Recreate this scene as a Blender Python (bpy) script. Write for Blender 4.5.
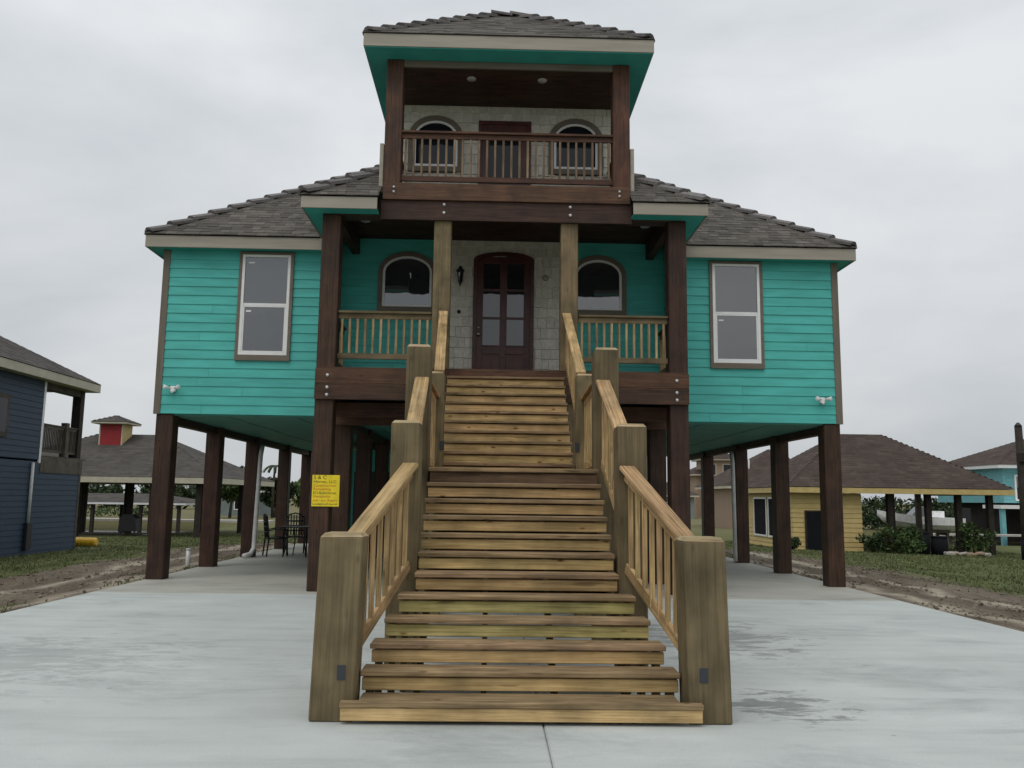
import bpy, bmesh, math, random
from mathutils import Vector, Matrix, noise
random.seed(7)
R = math.radians
for o in list(bpy.data.objects): bpy.data.objects.remove(o)
scn = bpy.context.scene
col = scn.collection

# ---------------------------------------------------------------- camera
FPX = 850.0
CAM = Vector((-0.2, 0.0, 1.48))
P_, Y_, R_ = R(7.64), R(1.3), 0.0134
fw = Vector((math.sin(Y_)*math.cos(P_), math.cos(Y_)*math.cos(P_), math.sin(P_)))
r0 = Vector((math.cos(Y_), -math.sin(Y_), 0)); u0 = r0.cross(fw)
rt = r0*math.cos(R_) + u0*math.sin(R_); up = -r0*math.sin(R_) + u0*math.cos(R_)
cd = bpy.data.cameras.new('camera'); cam = bpy.data.objects.new('camera', cd); col.objects.link(cam)
cd.sensor_width = 36; cd.lens = FPX/1024*36; cd.clip_start = .05; cd.clip_end = 6000
cam.matrix_world = Matrix(((rt.x, up.x, -fw.x, CAM.x), (rt.y, up.y, -fw.y, CAM.y), (rt.z, up.z, -fw.z, CAM.z), (0, 0, 0, 1)))
scn.camera = cam

# ---------------------------------------------------------------- world, sun, exposure
SUN_EL, SUN_AZ = R(58), R(205)
w = bpy.data.worlds.new('World'); scn.world = w; w.use_nodes = True
nt = w.node_tree; nt.nodes.clear(); N = nt.nodes.new; L = nt.links.new
wo = N('ShaderNodeOutputWorld'); bg = N('ShaderNodeBackground'); L(bg.outputs[0], wo.inputs[0])
sky = N('ShaderNodeTexSky'); sky.sky_type = 'NISHITA'; sky.sun_disc = False
sky.sun_elevation = SUN_EL; sky.sun_rotation = SUN_AZ; sky.air_density = 1.0; sky.dust_density = 4.0
tc = N('ShaderNodeTexCoord'); mp = N('ShaderNodeMapping'); mp.inputs['Scale'].default_value = (1, 1, 2.6)
L(tc.outputs['Generated'], mp.inputs[0])
n1 = N('ShaderNodeTexNoise'); n1.inputs['Scale'].default_value = 1.5; n1.inputs['Detail'].default_value = 6; n1.inputs['Roughness'].default_value = .52
n1.inputs['Distortion'].default_value = .25
L(mp.outputs[0], n1.inputs[0])
cr = N('ShaderNodeValToRGB'); L(n1.outputs[0], cr.inputs[0])
cr.color_ramp.elements[0].position = .33; cr.color_ramp.elements[0].color = (4.35, 4.7, 5.05, 1)
cr.color_ramp.elements[1].position = .66; cr.color_ramp.elements[1].color = (6.75, 6.95, 7.1, 1)
# overcast luminance: zenith brighter than the horizon, smoothly
sx = N('ShaderNodeSeparateXYZ'); L(tc.outputs['Generated'], sx.inputs[0])
mr = N('ShaderNodeMapRange'); mr.inputs[1].default_value = 0; mr.inputs[2].default_value = 1
mr.inputs[3].default_value = .86; mr.inputs[4].default_value = 1.32; L(sx.outputs[2], mr.inputs[0])
vm = N('ShaderNodeVectorMath'); vm.operation = 'SCALE'; L(cr.outputs[0], vm.inputs[0]); L(mr.outputs[0], vm.inputs['Scale'])
mx = N('ShaderNodeMix'); mx.data_type = 'RGBA'; mx.inputs[0].default_value = .94
L(sky.outputs[0], mx.inputs[6]); L(vm.outputs[0], mx.inputs[7])
L(mx.outputs[2], bg.inputs[0]); bg.inputs[1].default_value = .1
sd = bpy.data.lights.new('sun', 'SUN'); sun = bpy.data.objects.new('sun', sd); col.objects.link(sun)
sd.energy = .8; sd.angle = R(40); sd.color = (1, .97, .93)
az = R(205)   # light comes from behind the camera, slightly left
sun.rotation_euler = Vector((math.sin(az)*math.cos(SUN_EL), math.cos(az)*math.cos(SUN_EL), math.sin(SUN_EL))).to_track_quat('Z', 'Y').to_euler()
scn.view_settings.view_transform = 'Standard'; scn.view_settings.look = 'None'
scn.view_settings.exposure = 0.2; scn.view_settings.gamma = 1
scn.render.engine = 'CYCLES'

# ---------------------------------------------------------------- material helpers
def mat(name):
    m = bpy.data.materials.new(name); m.use_nodes = True
    t = m.node_tree; b = t.nodes['Principled BSDF']
    return m, t, t.nodes.new, t.links.new, b
def ramp(n, stops):
    r = n('ShaderNodeValToRGB'); e = r.color_ramp.elements
    while len(e) < len(stops): e.new(.5)
    for k, (p, c) in enumerate(stops): e[k].position = p; e[k].color = (*c, 1)
    return r
def coords(n, l, scale, rnd=True):
    t = n('ShaderNodeTexCoord'); mp = n('ShaderNodeMapping'); mp.inputs['Scale'].default_value = scale
    l(t.outputs['Object'], mp.inputs[0])
    if rnd:
        oi = n('ShaderNodeObjectInfo'); s = n('ShaderNodeVectorMath'); s.operation = 'SCALE'; s.inputs[0].default_value = (37, 91, 53)
        l(oi.outputs['Random'], s.inputs['Scale']); l(s.outputs[0], mp.inputs['Location'])
    return mp
def mul(n, l, a, b, fac=1, mode='MULTIPLY'):
    m = n('ShaderNodeMix'); m.data_type = 'RGBA'; m.blend_type = mode; m.inputs[0].default_value = fac
    l(a, m.inputs[6]); l(b, m.inputs[7]); return m.outputs[2]
def bump(n, l, h, b, st, dist=.01):
    k = n('ShaderNodeBump'); k.inputs['Strength'].default_value = st; k.inputs['Distance'].default_value = dist
    l(h, k.inputs['Height']); l(k.outputs[0], b.inputs['Normal'])
def wood(name, dark, light, rough=.75, fine=.9, knots=.6, var=.25, grain=1.0, spec=.3, weather=None):
    m, t, n, l, b = mat(name)
    mp = coords(n, l, (.9*grain, 20*grain, 20*grain))
    w_ = n('ShaderNodeTexNoise'); w_.inputs['Scale'].default_value = 2.2; w_.inputs['Detail'].default_value = 7; w_.inputs['Roughness'].default_value = .62; w_.inputs['Distortion'].default_value = .6
    l(mp.outputs[0], w_.inputs[0])
    mid = tuple((a+c)/2 for a, c in zip(dark, light))
    cr = ramp(n, [(.32, dark), (.5, mid), (.66, light)]); l(w_.outputs[0], cr.inputs[0]); c = cr.outputs[0]
    mf = coords(n, l, (1.6, 75, 75)); fg = n('ShaderNodeTexNoise'); fg.inputs['Scale'].default_value = 1.0; fg.inputs['Detail'].default_value = 3; fg.inputs['Roughness'].default_value = .6; l(mf.outputs[0], fg.inputs[0])
    rf_ = ramp(n, [(.36, (.66, .63, .58)), (.5, (1, 1, 1)), (.7, (1.1, 1.1, 1.1))]); l(fg.outputs[0], rf_.inputs[0]); c = mul(n, l, c, rf_.outputs[0], fine)
    mcx = coords(n, l, (2.4, 30, 30)); ck = n('ShaderNodeTexNoise'); ck.inputs['Scale'].default_value = 1.0; ck.inputs['Detail'].default_value = 1; l(mcx.outputs[0], ck.inputs[0])
    rc_ = ramp(n, [(.24, (.3, .26, .22)), (.29, (1, 1, 1))]); l(ck.outputs[0], rc_.inputs[0]); c = mul(n, l, c, rc_.outputs[0], fine*.8)
    mp2 = coords(n, l, (2.2, 2.6, 2.6)); bl = n('ShaderNodeTexNoise'); bl.inputs['Scale'].default_value = 1.3; bl.inputs['Detail'].default_value = 3
    l(mp2.outputs[0], bl.inputs[0]); r2 = ramp(n, [(.3, (.55, .55, .53)), (.7, (1.16, 1.14, 1.1))]); l(bl.outputs[0], r2.inputs[0]); c = mul(n, l, c, r2.outputs[0], .95)
    if knots:
        mk = coords(n, l, (3.4, 9, 9)); v = n('ShaderNodeTexVoronoi'); v.inputs['Scale'].default_value = 1.0; l(mk.outputs[0], v.inputs[0])
        rk = ramp(n, [(.05, (.16, .09, .05)), (.085, (.5, .36, .24)), (.15, (1, 1, 1))]); l(v.outputs['Distance'], rk.inputs[0]); c = mul(n, l, c, rk.outputs[0], knots)
    oi = n('ShaderNodeObjectInfo'); hv = n('ShaderNodeHueSaturation'); l(c, hv.inputs['Color'])
    mr = n('ShaderNodeMapRange'); mr.inputs[3].default_value = 1-var; mr.inputs[4].default_value = 1+var; l(oi.outputs['Random'], mr.inputs[0]); l(mr.outputs[0], hv.inputs['Value'])
    wn = n('ShaderNodeTexWhiteNoise'); wn.noise_dimensions = '1D'; l(oi.outputs['Random'], wn.inputs['W'])
    mh = n('ShaderNodeMapRange'); mh.inputs[3].default_value = .492; mh.inputs[4].default_value = .51; l(wn.outputs[0], mh.inputs[0]); l(mh.outputs[0], hv.inputs['Hue'])
    l(hv.outputs[0], b.inputs['Base Color']); b.inputs['Roughness'].default_value = rough; b.inputs['Specular IOR Level'].default_value = spec
    bump(n, l, w_.outputs[0], b, .35, .006)
    return m
def paint(name, c, rough=.6, var=.08, nscale=3, bst=.12, streak=(1, 1, 1), spec=.35, objvar=.05):
    m, t, n, l, b = mat(name)
    mp = coords(n, l, streak); w_ = n('ShaderNodeTexNoise'); w_.inputs['Scale'].default_value = nscale; w_.inputs['Detail'].default_value = 6; l(mp.outputs[0], w_.inputs[0])
    a = tuple(x*(1-var*1.6) for x in c); d = tuple(min(1, x*(1+var)) for x in c)
    cr = ramp(n, [(.3, a), (.7, d)]); l(w_.outputs[0], cr.inputs[0])
    oi = n('ShaderNodeObjectInfo'); hv = n('ShaderNodeHueSaturation'); l(cr.outputs[0], hv.inputs['Color'])
    mr = n('ShaderNodeMapRange'); mr.inputs[3].default_value = 1-objvar; mr.inputs[4].default_value = 1+objvar; l(oi.outputs['Random'], mr.inputs[0]); l(mr.outputs[0], hv.inputs['Value'])
    l(hv.outputs[0], b.inputs['Base Color']); b.inputs['Roughness'].default_value = rough; b.inputs['Specular IOR Level'].default_value = spec
    if bst: bump(n, l, w_.outputs[0], b, bst, .004)
    return m
def shingle(name, cs):
    m, t, n, l, b = mat(name)
    g = n('ShaderNodeNewGeometry'); cr = ramp(n, [(k/(len(cs)-1), c) for k, c in enumerate(cs)]); l(g.outputs['Random Per Island'], cr.inputs[0])
    mp = coords(n, l, (1, 1, 1), False); w_ = n('ShaderNodeTexNoise'); w_.inputs['Scale'].default_value = 60; w_.inputs['Detail'].default_value = 3; l(mp.outputs[0], w_.inputs[0])
    r2 = ramp(n, [(.3, (.6, .6, .6)), (.7, (1.25, 1.25, 1.25))]); l(w_.outputs[0], r2.inputs[0])
    w2 = n('ShaderNodeTexNoise'); w2.inputs['Scale'].default_value = .8; w2.inputs['Detail'].default_value = 3; l(mp.outputs[0], w2.inputs[0])
    r3 = ramp(n, [(.3, (.8, .8, .8)), (.7, (1.12, 1.12, 1.12))]); l(w2.outputs[0], r3.inputs[0])
    c = mul(n, l, mul(n, l, cr.outputs[0], r2.outputs[0]), r3.outputs[0]); l(c, b.inputs['Base Color']); b.inputs['Roughness'].default_value = .9; b.inputs['Specular IOR Level'].default_value = .2
    bump(n, l, w_.outputs[0], b, .5, .006); return m
def glass(name, base=(.035, .038, .042), ior=2.35):
    m, t, n, l, b = mat(name); b.inputs['Base Color'].default_value = (*base, 1); b.inputs['Roughness'].default_value = .03; b.inputs['IOR'].default_value = ior
    mp = coords(n, l, (1, 1, 1)); w_ = n('ShaderNodeTexNoise'); w_.inputs['Scale'].default_value = 1.8; w_.inputs['Detail'].default_value = 2; l(mp.outputs[0], w_.inputs[0])
    bump(n, l, w_.outputs[0], b, .07, .05); return m
def plain(name, c, rough=.5, metal=0, spec=.5, var=.1):
    m = paint(name, c, rough, var, 8, 0, spec=spec); m.node_tree.nodes['Principled BSDF'].inputs['Metallic'].default_value = metal; return m
def leafmat(name, cs, trans=True):
    m, t, n, l, b = mat(name)
    g = n('ShaderNodeNewGeometry'); cr = ramp(n, [(k/(len(cs)-1), c) for k, c in enumerate(cs)]); l(g.outputs['Random Per Island'], cr.inputs[0])
    l(cr.outputs[0], b.inputs['Base Color']); b.inputs['Roughness'].default_value = .65; b.inputs['Specular IOR Level'].default_value = .25
    return m

M = {}
M['pine'] = wood('new_pine', (.42, .285, .125), (.69, .50, .245), fine=.7, knots=.9, var=.12)
M['tread'] = wood('walked_pine', (.20, .132, .072), (.385, .27, .155), knots=.7, var=.14)
M['rail'] = wood('rail_pine', (.34, .215, .098), (.62, .44, .23), knots=.5, var=.1, grain=1.0)
M['greenpine'] = wood('green_treated_pine', (.31, .275, .10), (.52, .455, .20), knots=.9, var=.1)
M['post'] = wood('treated_post', (.132, .1, .054), (.212, .163, .09), fine=.32, knots=.35, var=.16, grain=.6)
M['stain'] = wood('stained_timber', (.036, .0165, .0095), (.082, .038, .0225), rough=.6, knots=.5, var=.15, grain=.6, spec=.35)
M['stain2'] = wood('red_stained_timber', (.056, .023, .012), (.125, .056, .03), rough=.6, knots=.5, var=.12, grain=.7, spec=.35)
M['ceiling'] = wood('stained_ceiling', (.03, .014, .009), (.075, .036, .022), rough=.6, knots=.5, var=.2, spec=.3)
M['doorwood'] = wood('mahogany', (.055, .013, .008), (.12, .032, .019), rough=.4, knots=0, var=.08, spec=.5)
M['baluster'] = wood('porch_baluster_pine', (.25, .17, .085), (.46, .34, .19), knots=.2, var=.2)
M['balcbal'] = wood('balcony_baluster_pine', (.15, .10, .065), (.27, .19, .125), knots=.2, var=.2)
M['turq'] = paint('turquoise_siding', (.08, .455, .40), .6, .1, 3, .25, (.5, 3, 3), objvar=.03)
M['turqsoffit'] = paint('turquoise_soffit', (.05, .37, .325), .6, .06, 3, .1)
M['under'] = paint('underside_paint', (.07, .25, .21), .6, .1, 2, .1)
M['taupe'] = paint('taupe_trim', (.165, .14, .105), .6, .1, 4, .15, (.4, 3, 3))
M['fascia'] = paint('fascia_trim', (.36, .325, .265), .6, .1, 3, .15, (.3, 3, 3))
M['shake'] = paint('cream_shake', (.66, .63, .54), .7, .1, 6, .2, (3, .5, 3), objvar=.1)
M['fresh'] = wood('fresh_cut_end', (.36, .27, .15), (.58, .46, .29), knots=.3, var=.1, grain=.5)
M['brownboard'] = wood('brown_worn_board', (.10, .062, .036), (.19, .125, .075), knots=.3, var=.1)
M['matdark'] = plain('dark_insect_screen', (.012, .013, .016), .9, spec=.1)
M['white'] = plain('white_vinyl', (.78, .78, .76), .4, var=.04)
M['pvc'] = plain('white_pipe', (.62, .62, .6), .4)
M['chrome'] = plain('brushed_nickel', (.7, .7, .68), .3, 1)
M['black'] = plain('black_iron', (.012, .012, .013), .5)
M['blackplastic'] = plain('black_hanger', (.03, .035, .042), .6)
M['bolt'] = plain('galvanised_bolt', (.55, .55, .55), .45, .7)
M['glass'] = glass('window_glass')
M['glassdark'] = glass('door_glass', (.02, .022, .025), 1.9)
M['shingle'] = shingle('roof_shingles', [(.075, .067, .058), (.12, .108, .094), (.095, .085, .073), (.16, .145, .127), (.11, .098, .085)])
M['capsh'] = paint('ridge_cap', (.17, .157, .15), .85, .2, 30, .4, objvar=.25)
M['shbrown'] = shingle('brown_roof_shingles', [(.06, .043, .036), (.085, .062, .052), (.072, .052, .044), (.10, .075, .063)])
M['shgrey'] = shingle('grey_roof_shingles', [(.07, .063, .055), (.1, .09, .08), (.085, .076, .068)])
M['yellowwall'] = paint('yellow_siding', (.56, .42, .175), .65, .08, 4, .1)
M['red'] = paint('red_paint', (.30, .022, .025), .6)
M['blue'] = paint('slate_blue_siding', (.030, .052, .088), .6, .08, 4, .12, (.4, 3, 3), objvar=.06)
M['cream'] = paint('cream_trim', (.5, .46, .36), .6)
M['greywood'] = wood('weathered_wood', (.075, .062, .05), (.15, .128, .105), knots=.3, var=.2)
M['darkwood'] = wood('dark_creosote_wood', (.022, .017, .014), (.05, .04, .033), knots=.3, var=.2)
M['aqua'] = paint('aqua_siding', (.17, .42, .44), .6)
M['tan'] = paint('tan_brick', (.33, .24, .17), .8, .2, 30, .2)
M['darkscreen'] = glass('dark_screen', (.012, .014, .018), 1.4)
M['sagewall'] = paint('sage_siding', (.2, .24, .23), .7)
M['yellowplastic'] = plain('yellow_plastic', (.75, .44, .03), .4)
M['boatwhite'] = plain('boat_gelcoat', (.88, .88, .88), .25)
M['signyellow'] = plain('yellow_sign', (.86, .66, .015), .45)
M['signred'] = plain('sign_red', (.55, .1, .02), .5)
M['signblack'] = plain('sign_black', (.02, .02, .02), .5)
M['lens'] = plain('lamp_lens', (.55, .55, .53), .3)
M['bark'] = wood('bark', (.05, .04, .03), (.12, .1, .08), knots=0)
M['leafA'] = leafmat('leaf_mid', [(.03, .055, .015), (.05, .085, .022), (.04, .07, .02), (.075, .11, .035)])
M['leafB'] = leafmat('leaf_dark', [(.02, .036, .014), (.032, .055, .02), (.026, .044, .016), (.045, .068, .026)])
M['leafC'] = leafmat('leaf_light', [(.05, .09, .02), (.08, .13, .03), (.065, .11, .025), (.1, .15, .045)])
M['grassblade'] = leafmat('grass_blade', [(.085, .105, .036), (.105, .125, .046), (.14, .145, .065), (.095, .115, .04)])
M['clod'] = leafmat('dirt_clod', [(.12, .095, .07), (.17, .135, .1), (.14, .11, .08), (.24, .2, .15)])

def concrete(name, base, dark, warm=0):
    m, t, n, l, b = mat(name)
    g = n('ShaderNodeNewGeometry')
    def nz(scale, sc, det=5, rough=.55, dist=0):
        mp = n('ShaderNodeMapping'); mp.inputs['Scale'].default_value = scale; l(g.outputs['Position'], mp.inputs[0])
        k = n('ShaderNodeTexNoise'); k.inputs['Scale'].default_value = sc; k.inputs['Detail'].default_value = det; k.inputs['Roughness'].default_value = rough; k.inputs['Distortion'].default_value = dist
        l(mp.outputs[0], k.inputs[0]); return k.outputs[0]
    a = nz((1, 1, 1), .5, 6, .6); cr = ramp(n, [(.3, tuple(x*.84 for x in base)), (.55, base), (.75, tuple(x*1.12 for x in base))]); l(a, cr.inputs[0]); c = cr.outputs[0]
    # float and trowel streaks run across the drive
    s = nz((.35, 2.6, 1), 1.5, 6, .6, .4); rs = ramp(n, [(.3, (.84, .85, .85)), (.46, (.97, .97, .97)), (.6, (1, 1, 1)), (.75, (1.06, 1.06, 1.05))]); l(s, rs.inputs[0]); c = mul(n, l, c, rs.outputs[0], .9)
    s2 = nz((.6, 1.25, 1), .8, 10, .74, .5); r2 = ramp(n, [(.28, dark), (.40, (.86, .87, .87)), (.47, (1, 1, 1)), (.66, (1.05, 1.05, 1.04))]); l(s2, r2.inputs[0]); c = mul(n, l, c, r2.outputs[0], .85)
    f = nz((1, 3, 1), 60, 4, .7); rf = ramp(n, [(.3, (.82, .88, .88)), (.7, (1.08, 1.08, 1.08))]); l(f, rf.inputs[0]); c = mul(n, l, c, rf.outputs[0])
    v = n('ShaderNodeTexVoronoi'); v.inputs['Scale'].default_value = 1.1; l(g.outputs['Position'], v.inputs[0]); rv = ramp(n, [(.018, (.45, .44, .42)), (.03, (1, 1, 1))]); l(v.outputs['Distance'], rv.inputs[0]); c = mul(n, l, c, rv.outputs[0], .6)
    # a damp mortar-stained patch with ragged streaks right of the steps
    for (cx, cy, rx, ry, k) in ((1.95, 6.45, .95, .95, .5), (2.2, 9.6, 1.9, 2.6, .42), (-4.5, 8.0, 3.0, 2.5, .22)):
        sv = n('ShaderNodeVectorMath'); sv.operation = 'SUBTRACT'; l(g.outputs['Position'], sv.inputs[0]); sv.inputs[1].default_value = (cx, cy, 0)
        dv = n('ShaderNodeVectorMath'); dv.operation = 'DIVIDE'; l(sv.outputs[0], dv.inputs[0]); dv.inputs[1].default_value = (rx, ry, 50)
        ln = n('ShaderNodeVectorMath'); ln.operation = 'LENGTH'; l(dv.outputs[0], ln.inputs[0])
        rg = nz((1.1, 2.6, 1), 2.4, 10, .76, .6); ad = n('ShaderNodeMath'); ad.operation = 'MULTIPLY_ADD'; l(rg, ad.inputs[0]); ad.inputs[1].default_value = 3.2; l(ln.outputs['Value'], ad.inputs[2])
        rp = ramp(n, [(.0, (1-k,)*3), (.12, (1-k*.8,)*3), (.3, (1, 1, 1))]); sb = n('ShaderNodeMath'); sb.operation = 'SUBTRACT'; l(ad.outputs[0], sb.inputs[0]); sb.inputs[1].default_value = 1.75; l(sb.outputs[0], rp.inputs[0]); c = mul(n, l, c, rp.outputs[0])
    oi = n('ShaderNodeObjectInfo'); hv = n('ShaderNodeHueSaturation'); l(c, hv.inputs['Color']); mr = n('ShaderNodeMapRange'); mr.inputs[3].default_value = .95; mr.inputs[4].default_value = 1.04; l(oi.outputs['Random'], mr.inputs[0]); l(mr.outputs[0], hv.inputs['Value'])
    l(hv.outputs[0], b.inputs['Base Color']); b.inputs['Roughness'].default_value = .8; b.inputs['Specular IOR Level'].default_value = .3
    mm = n('ShaderNodeMath'); mm.operation = 'ADD'; l(s, mm.inputs[0]); l(f, mm.inputs[1]); bump(n, l, mm.outputs[0], b, .15, .006)
    return m
M['conc'] = concrete('new_concrete', (.52, .535, .515), (.66, .67, .67))
M['concold'] = concrete('older_concrete', (.43, .41, .36), (.7, .7, .68))
M['joint'] = plain('joint_dirt', (.3, .29, .27), .9)
M['conccap'] = plain('pale_concrete', (.42, .4, .35), .8)

# ---------------------------------------------------------------- object helpers
WM = {}
MESH = {}
def reg(o, parent, mtx):
    col.objects.link(o); o.matrix_basis = mtx; WM[o] = mtx
    if parent: o.parent = parent; o.matrix_parent_inverse = WM[parent].inverted()
    return o
def tag(o, label=None, cat=None, group=None, kind=None):
    if label: o['label'] = label
    if cat: o['category'] = cat
    if group: o['group'] = group
    if kind: o['kind'] = kind
    return o
def thing(name, loc, label, cat, group=None):
    return tag(reg(bpy.data.objects.new(name, None), None, Matrix.Translation(loc)), label, cat, group)
def part(name, parent):      # an empty part that only groups pieces
    return reg(bpy.data.objects.new(name, None), parent, WM[parent].copy())
def boxmesh(L, W, T, m, bev, top=0):
    k = (round(L, 4), round(W, 4), round(T, 4), m, round(bev, 4), top)
    if k in MESH: return MESH[k]
    bm = bmesh.new(); bmesh.ops.create_cube(bm, size=1)
    for v in bm.verts: v.co = Vector((v.co.x*L, v.co.y*W, v.co.z*T))
    if top:
        ed = [e for e in bm.edges if all(v.co.x > L/2-1e-5 for v in e.verts)]
        bmesh.ops.bevel(bm, geom=ed, offset=top, segments=1, affect='EDGES')
        ed = [e for e in bm.edges if abs(e.verts[0].co.x-e.verts[1].co.x) > L/2]
        bmesh.ops.bevel(bm, geom=ed, offset=bev, segments=2, affect='EDGES')
    elif bev: bmesh.ops.bevel(bm, geom=bm.edges[:], offset=min(bev, L/4, W/4, T/4), segments=1, affect='EDGES')
    me = bpy.data.meshes.new('board'); bm.to_mesh(me); bm.free()
    me.materials.append(M[m]); MESH[k] = me; return me
def board(name, parent, m, p, q, W, T, upv=(0, 0, 1), bev=.004, top=0):
    p, q = Vector(p), Vector(q); X = (q-p); Ln = X.length; X.normalize(); Z = Vector(upv); Z = Z-X*Z.dot(X)
    if Z.length < 1e-4: Z = Vector((0, 1, 0)); Z = Z-X*Z.dot(X)
    Z.normalize(); Yv = Z.cross(X); c = (p+q)/2
    mt = Matrix(((X.x, Yv.x, Z.x, c.x), (X.y, Yv.y, Z.y, c.y), (X.z, Yv.z, Z.z, c.z), (0, 0, 0, 1)))
    return reg(bpy.data.objects.new(name, boxmesh(Ln, W, T, m, bev, top)), parent, mt)
def box(name, parent, m, x0, x1, y0, y1, z0, z1, bev=.004):
    dx, dy, dz = x1-x0, y1-y0, z1-z0; cx, cy, cz = (x0+x1)/2, (y0+y1)/2, (z0+z1)/2
    if dx >= dy and dx >= dz: return board(name, parent, m, (x0, cy, cz), (x1, cy, cz), dy, dz, (0, 0, 1), bev)
    if dz >= dy: return board(name, parent, m, (cx, cy, z0), (cx, cy, z1), dx, dy, (0, 1, 0), bev)
    return board(name, parent, m, (cx, y0, cz), (cx, y1, cz), dx, dz, (0, 0, 1), bev)
def mesh(name, parent, m, vs, fs, loc=(0, 0, 0), smooth=False):
    loc = Vector(loc); me = bpy.data.meshes.new(name); me.from_pydata([tuple(Vector(v)-loc) for v in vs], [], fs); me.update()
    bm = bmesh.new(); bm.from_mesh(me); bmesh.ops.recalc_face_normals(bm, faces=bm.faces); bm.to_mesh(me); bm.free()
    if smooth:
        for p in me.polygons: p.use_smooth = True
    me.materials.append(M[m]); return reg(bpy.data.objects.new(name, me), parent, Matrix.Translation(loc))
def soup(name, parent, m, vs, fs, kind=None):     # big joined geometry, no recalculation
    me = bpy.data.meshes.new(name); me.from_pydata(vs, [], fs); me.update(); me.materials.append(M[m])
    return tag(reg(bpy.data.objects.new(name, me), parent, Matrix()), kind=kind)
def tube(name, parent, m, pts, r, seg=10, smooth=True):
    vs, fs = [], []; pts = [Vector(p) for p in pts]
    rr = r if isinstance(r, (list, tuple)) else [r]*len(pts)
    for i, p in enumerate(pts):
        d = (pts[min(i+1, len(pts)-1)]-pts[max(i-1, 0)]).normalized(); a = Vector((1, 0, 0)) if abs(d.x) < .9 else Vector((0, 1, 0))
        u_ = d.cross(a).normalized(); v_ = d.cross(u_)
        for k in range(seg): t = 2*math.pi*k/seg; vs.append(p+(u_*math.cos(t)+v_*math.sin(t))*rr[i])
    for i in range(len(pts)-1):
        for k in range(seg): fs.append((i*seg+k, i*seg+(k+1) % seg, (i+1)*seg+(k+1) % seg, (i+1)*seg+k))
    fs.append(tuple(range(seg))); fs.append(tuple(range((len(pts)-1)*seg, len(pts)*seg)))
    return mesh(name, parent, m, vs, fs, pts[0], smooth)
def prism(name, parent, m, poly, ax, a, b):      # poly of 2d points extruded along axis ax ('x' or 'y') from a to b
    f = (lambda u, v, t: (t, u, v)) if ax == 'x' else (lambda u, v, t: (u, t, v)) if ax == 'y' else (lambda u, v, t: (u, v, t))
    n = len(poly); vs = [f(u, v, a) for u, v in poly]+[f(u, v, b) for u, v in poly]
    fs = [tuple(range(n)), tuple(range(n, 2*n))]+[(i, (i+1) % n, n+(i+1) % n, n+i) for i in range(n)]
    c = Vector(vs[0]); return mesh(name, parent, m, vs, fs, c)
def ring(name, parent, m, outer, inner, y0, y1):  # frame between two outlines in the xz plane
    n = len(outer); vs = []
    for y in (y0, y1):
        vs += [(u, y, v) for u, v in outer]; vs += [(u, y, v) for u, v in inner]
    fs = []
    for i in range(n):
        j = (i+1) % n
        fs += [(i, j, n+j, n+i), (2*n+i, 2*n+j, 3*n+j, 3*n+i), (i, j, 2*n+j, 2*n+i), (n+i, n+j, 3*n+j, 3*n+i)]
    return mesh(name, parent, m, vs, fs, vs[0])
def arch(x0, x1, z0, zs, zt, n=14):
    c, a, b = (x0+x1)/2, (x1-x0)/2, zt-zs
    return [(x0, z0)]+[(c-a*math.cos(math.pi*k/n), zs+b*math.sin(math.pi*k/n)) for k in range(n+1)]+[(x1, z0)]
def rect(x0, x1, z0, z1): return [(x0, z0), (x0, z1), (x1, z1), (x1, z0)]

# ---------------------------------------------------------------- ground, driveway, canal
def sstep(a, b, x):
    t = max(0, min(1, (x-a)/(b-a))); return t*t*(3-2*t)
def canal(x, y): return (47 < y < 71) and (x < -18.5 or x > 24)
def ground_z(x, y):
    dx = max(0, abs(x)-6.3); dy = max(0, y-28); d = math.hypot(dx, dy) if y > -20 else dx
    h = -.03-.78*(1-math.exp(-d/9.5))
    if abs(x) < 6.05 and y < 27.6: return -.16
    if canal(x, y): return -2.6
    if d < 7 and y < 40:      # graded, lumpy dirt beside the slab
        k = sstep(0, .5, d)*(1-sstep(4, 7, d))
        h += k*(.07*noise.noise((x*.8, y*.8, 1))+.035*noise.noise((x*2.6, y*2.6, 4))+.018*noise.noise((x*6, y*6, 8)))
        if x < -6.3: h += .14*math.exp(-((x+9.0)**2)/.5)*math.exp(-((y-19.3)**2)/6)
    h += .05*noise.noise((x*.12, y*.12, 2))*sstep(1, 5, d)
    return h
def axis(lo, hi, fine, a, b):
    v = []; x = a
    while x < b+1e-6: v.append(x); x += fine
    s = fine; x = b
    while x < hi: s *= 1.25; x += s; v.append(x)
    s = fine; x = a
    while x > lo: s *= 1.25; x -= s; v.insert(0, x)
    return v
gx, gy = axis(-2500, 2500, .25, -24, 26), axis(-60, 3500, .25, 4, 48)
for e_ in (47.0, 47.02, 71.0, 71.02): gy.append(e_)
for e_ in (-18.5, -18.52, 24.0, 24.02): gx.append(e_)
gx.sort(); gy.sort()
vs = [(x, y, ground_z(x, y)) for y in gy for x in gx]; nx = len(gx)
fs = [(j*nx+i, j*nx+i+1, (j+1)*nx+i+1, (j+1)*nx+i) for j in range(len(gy)-1) for i in range(nx-1)]
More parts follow.
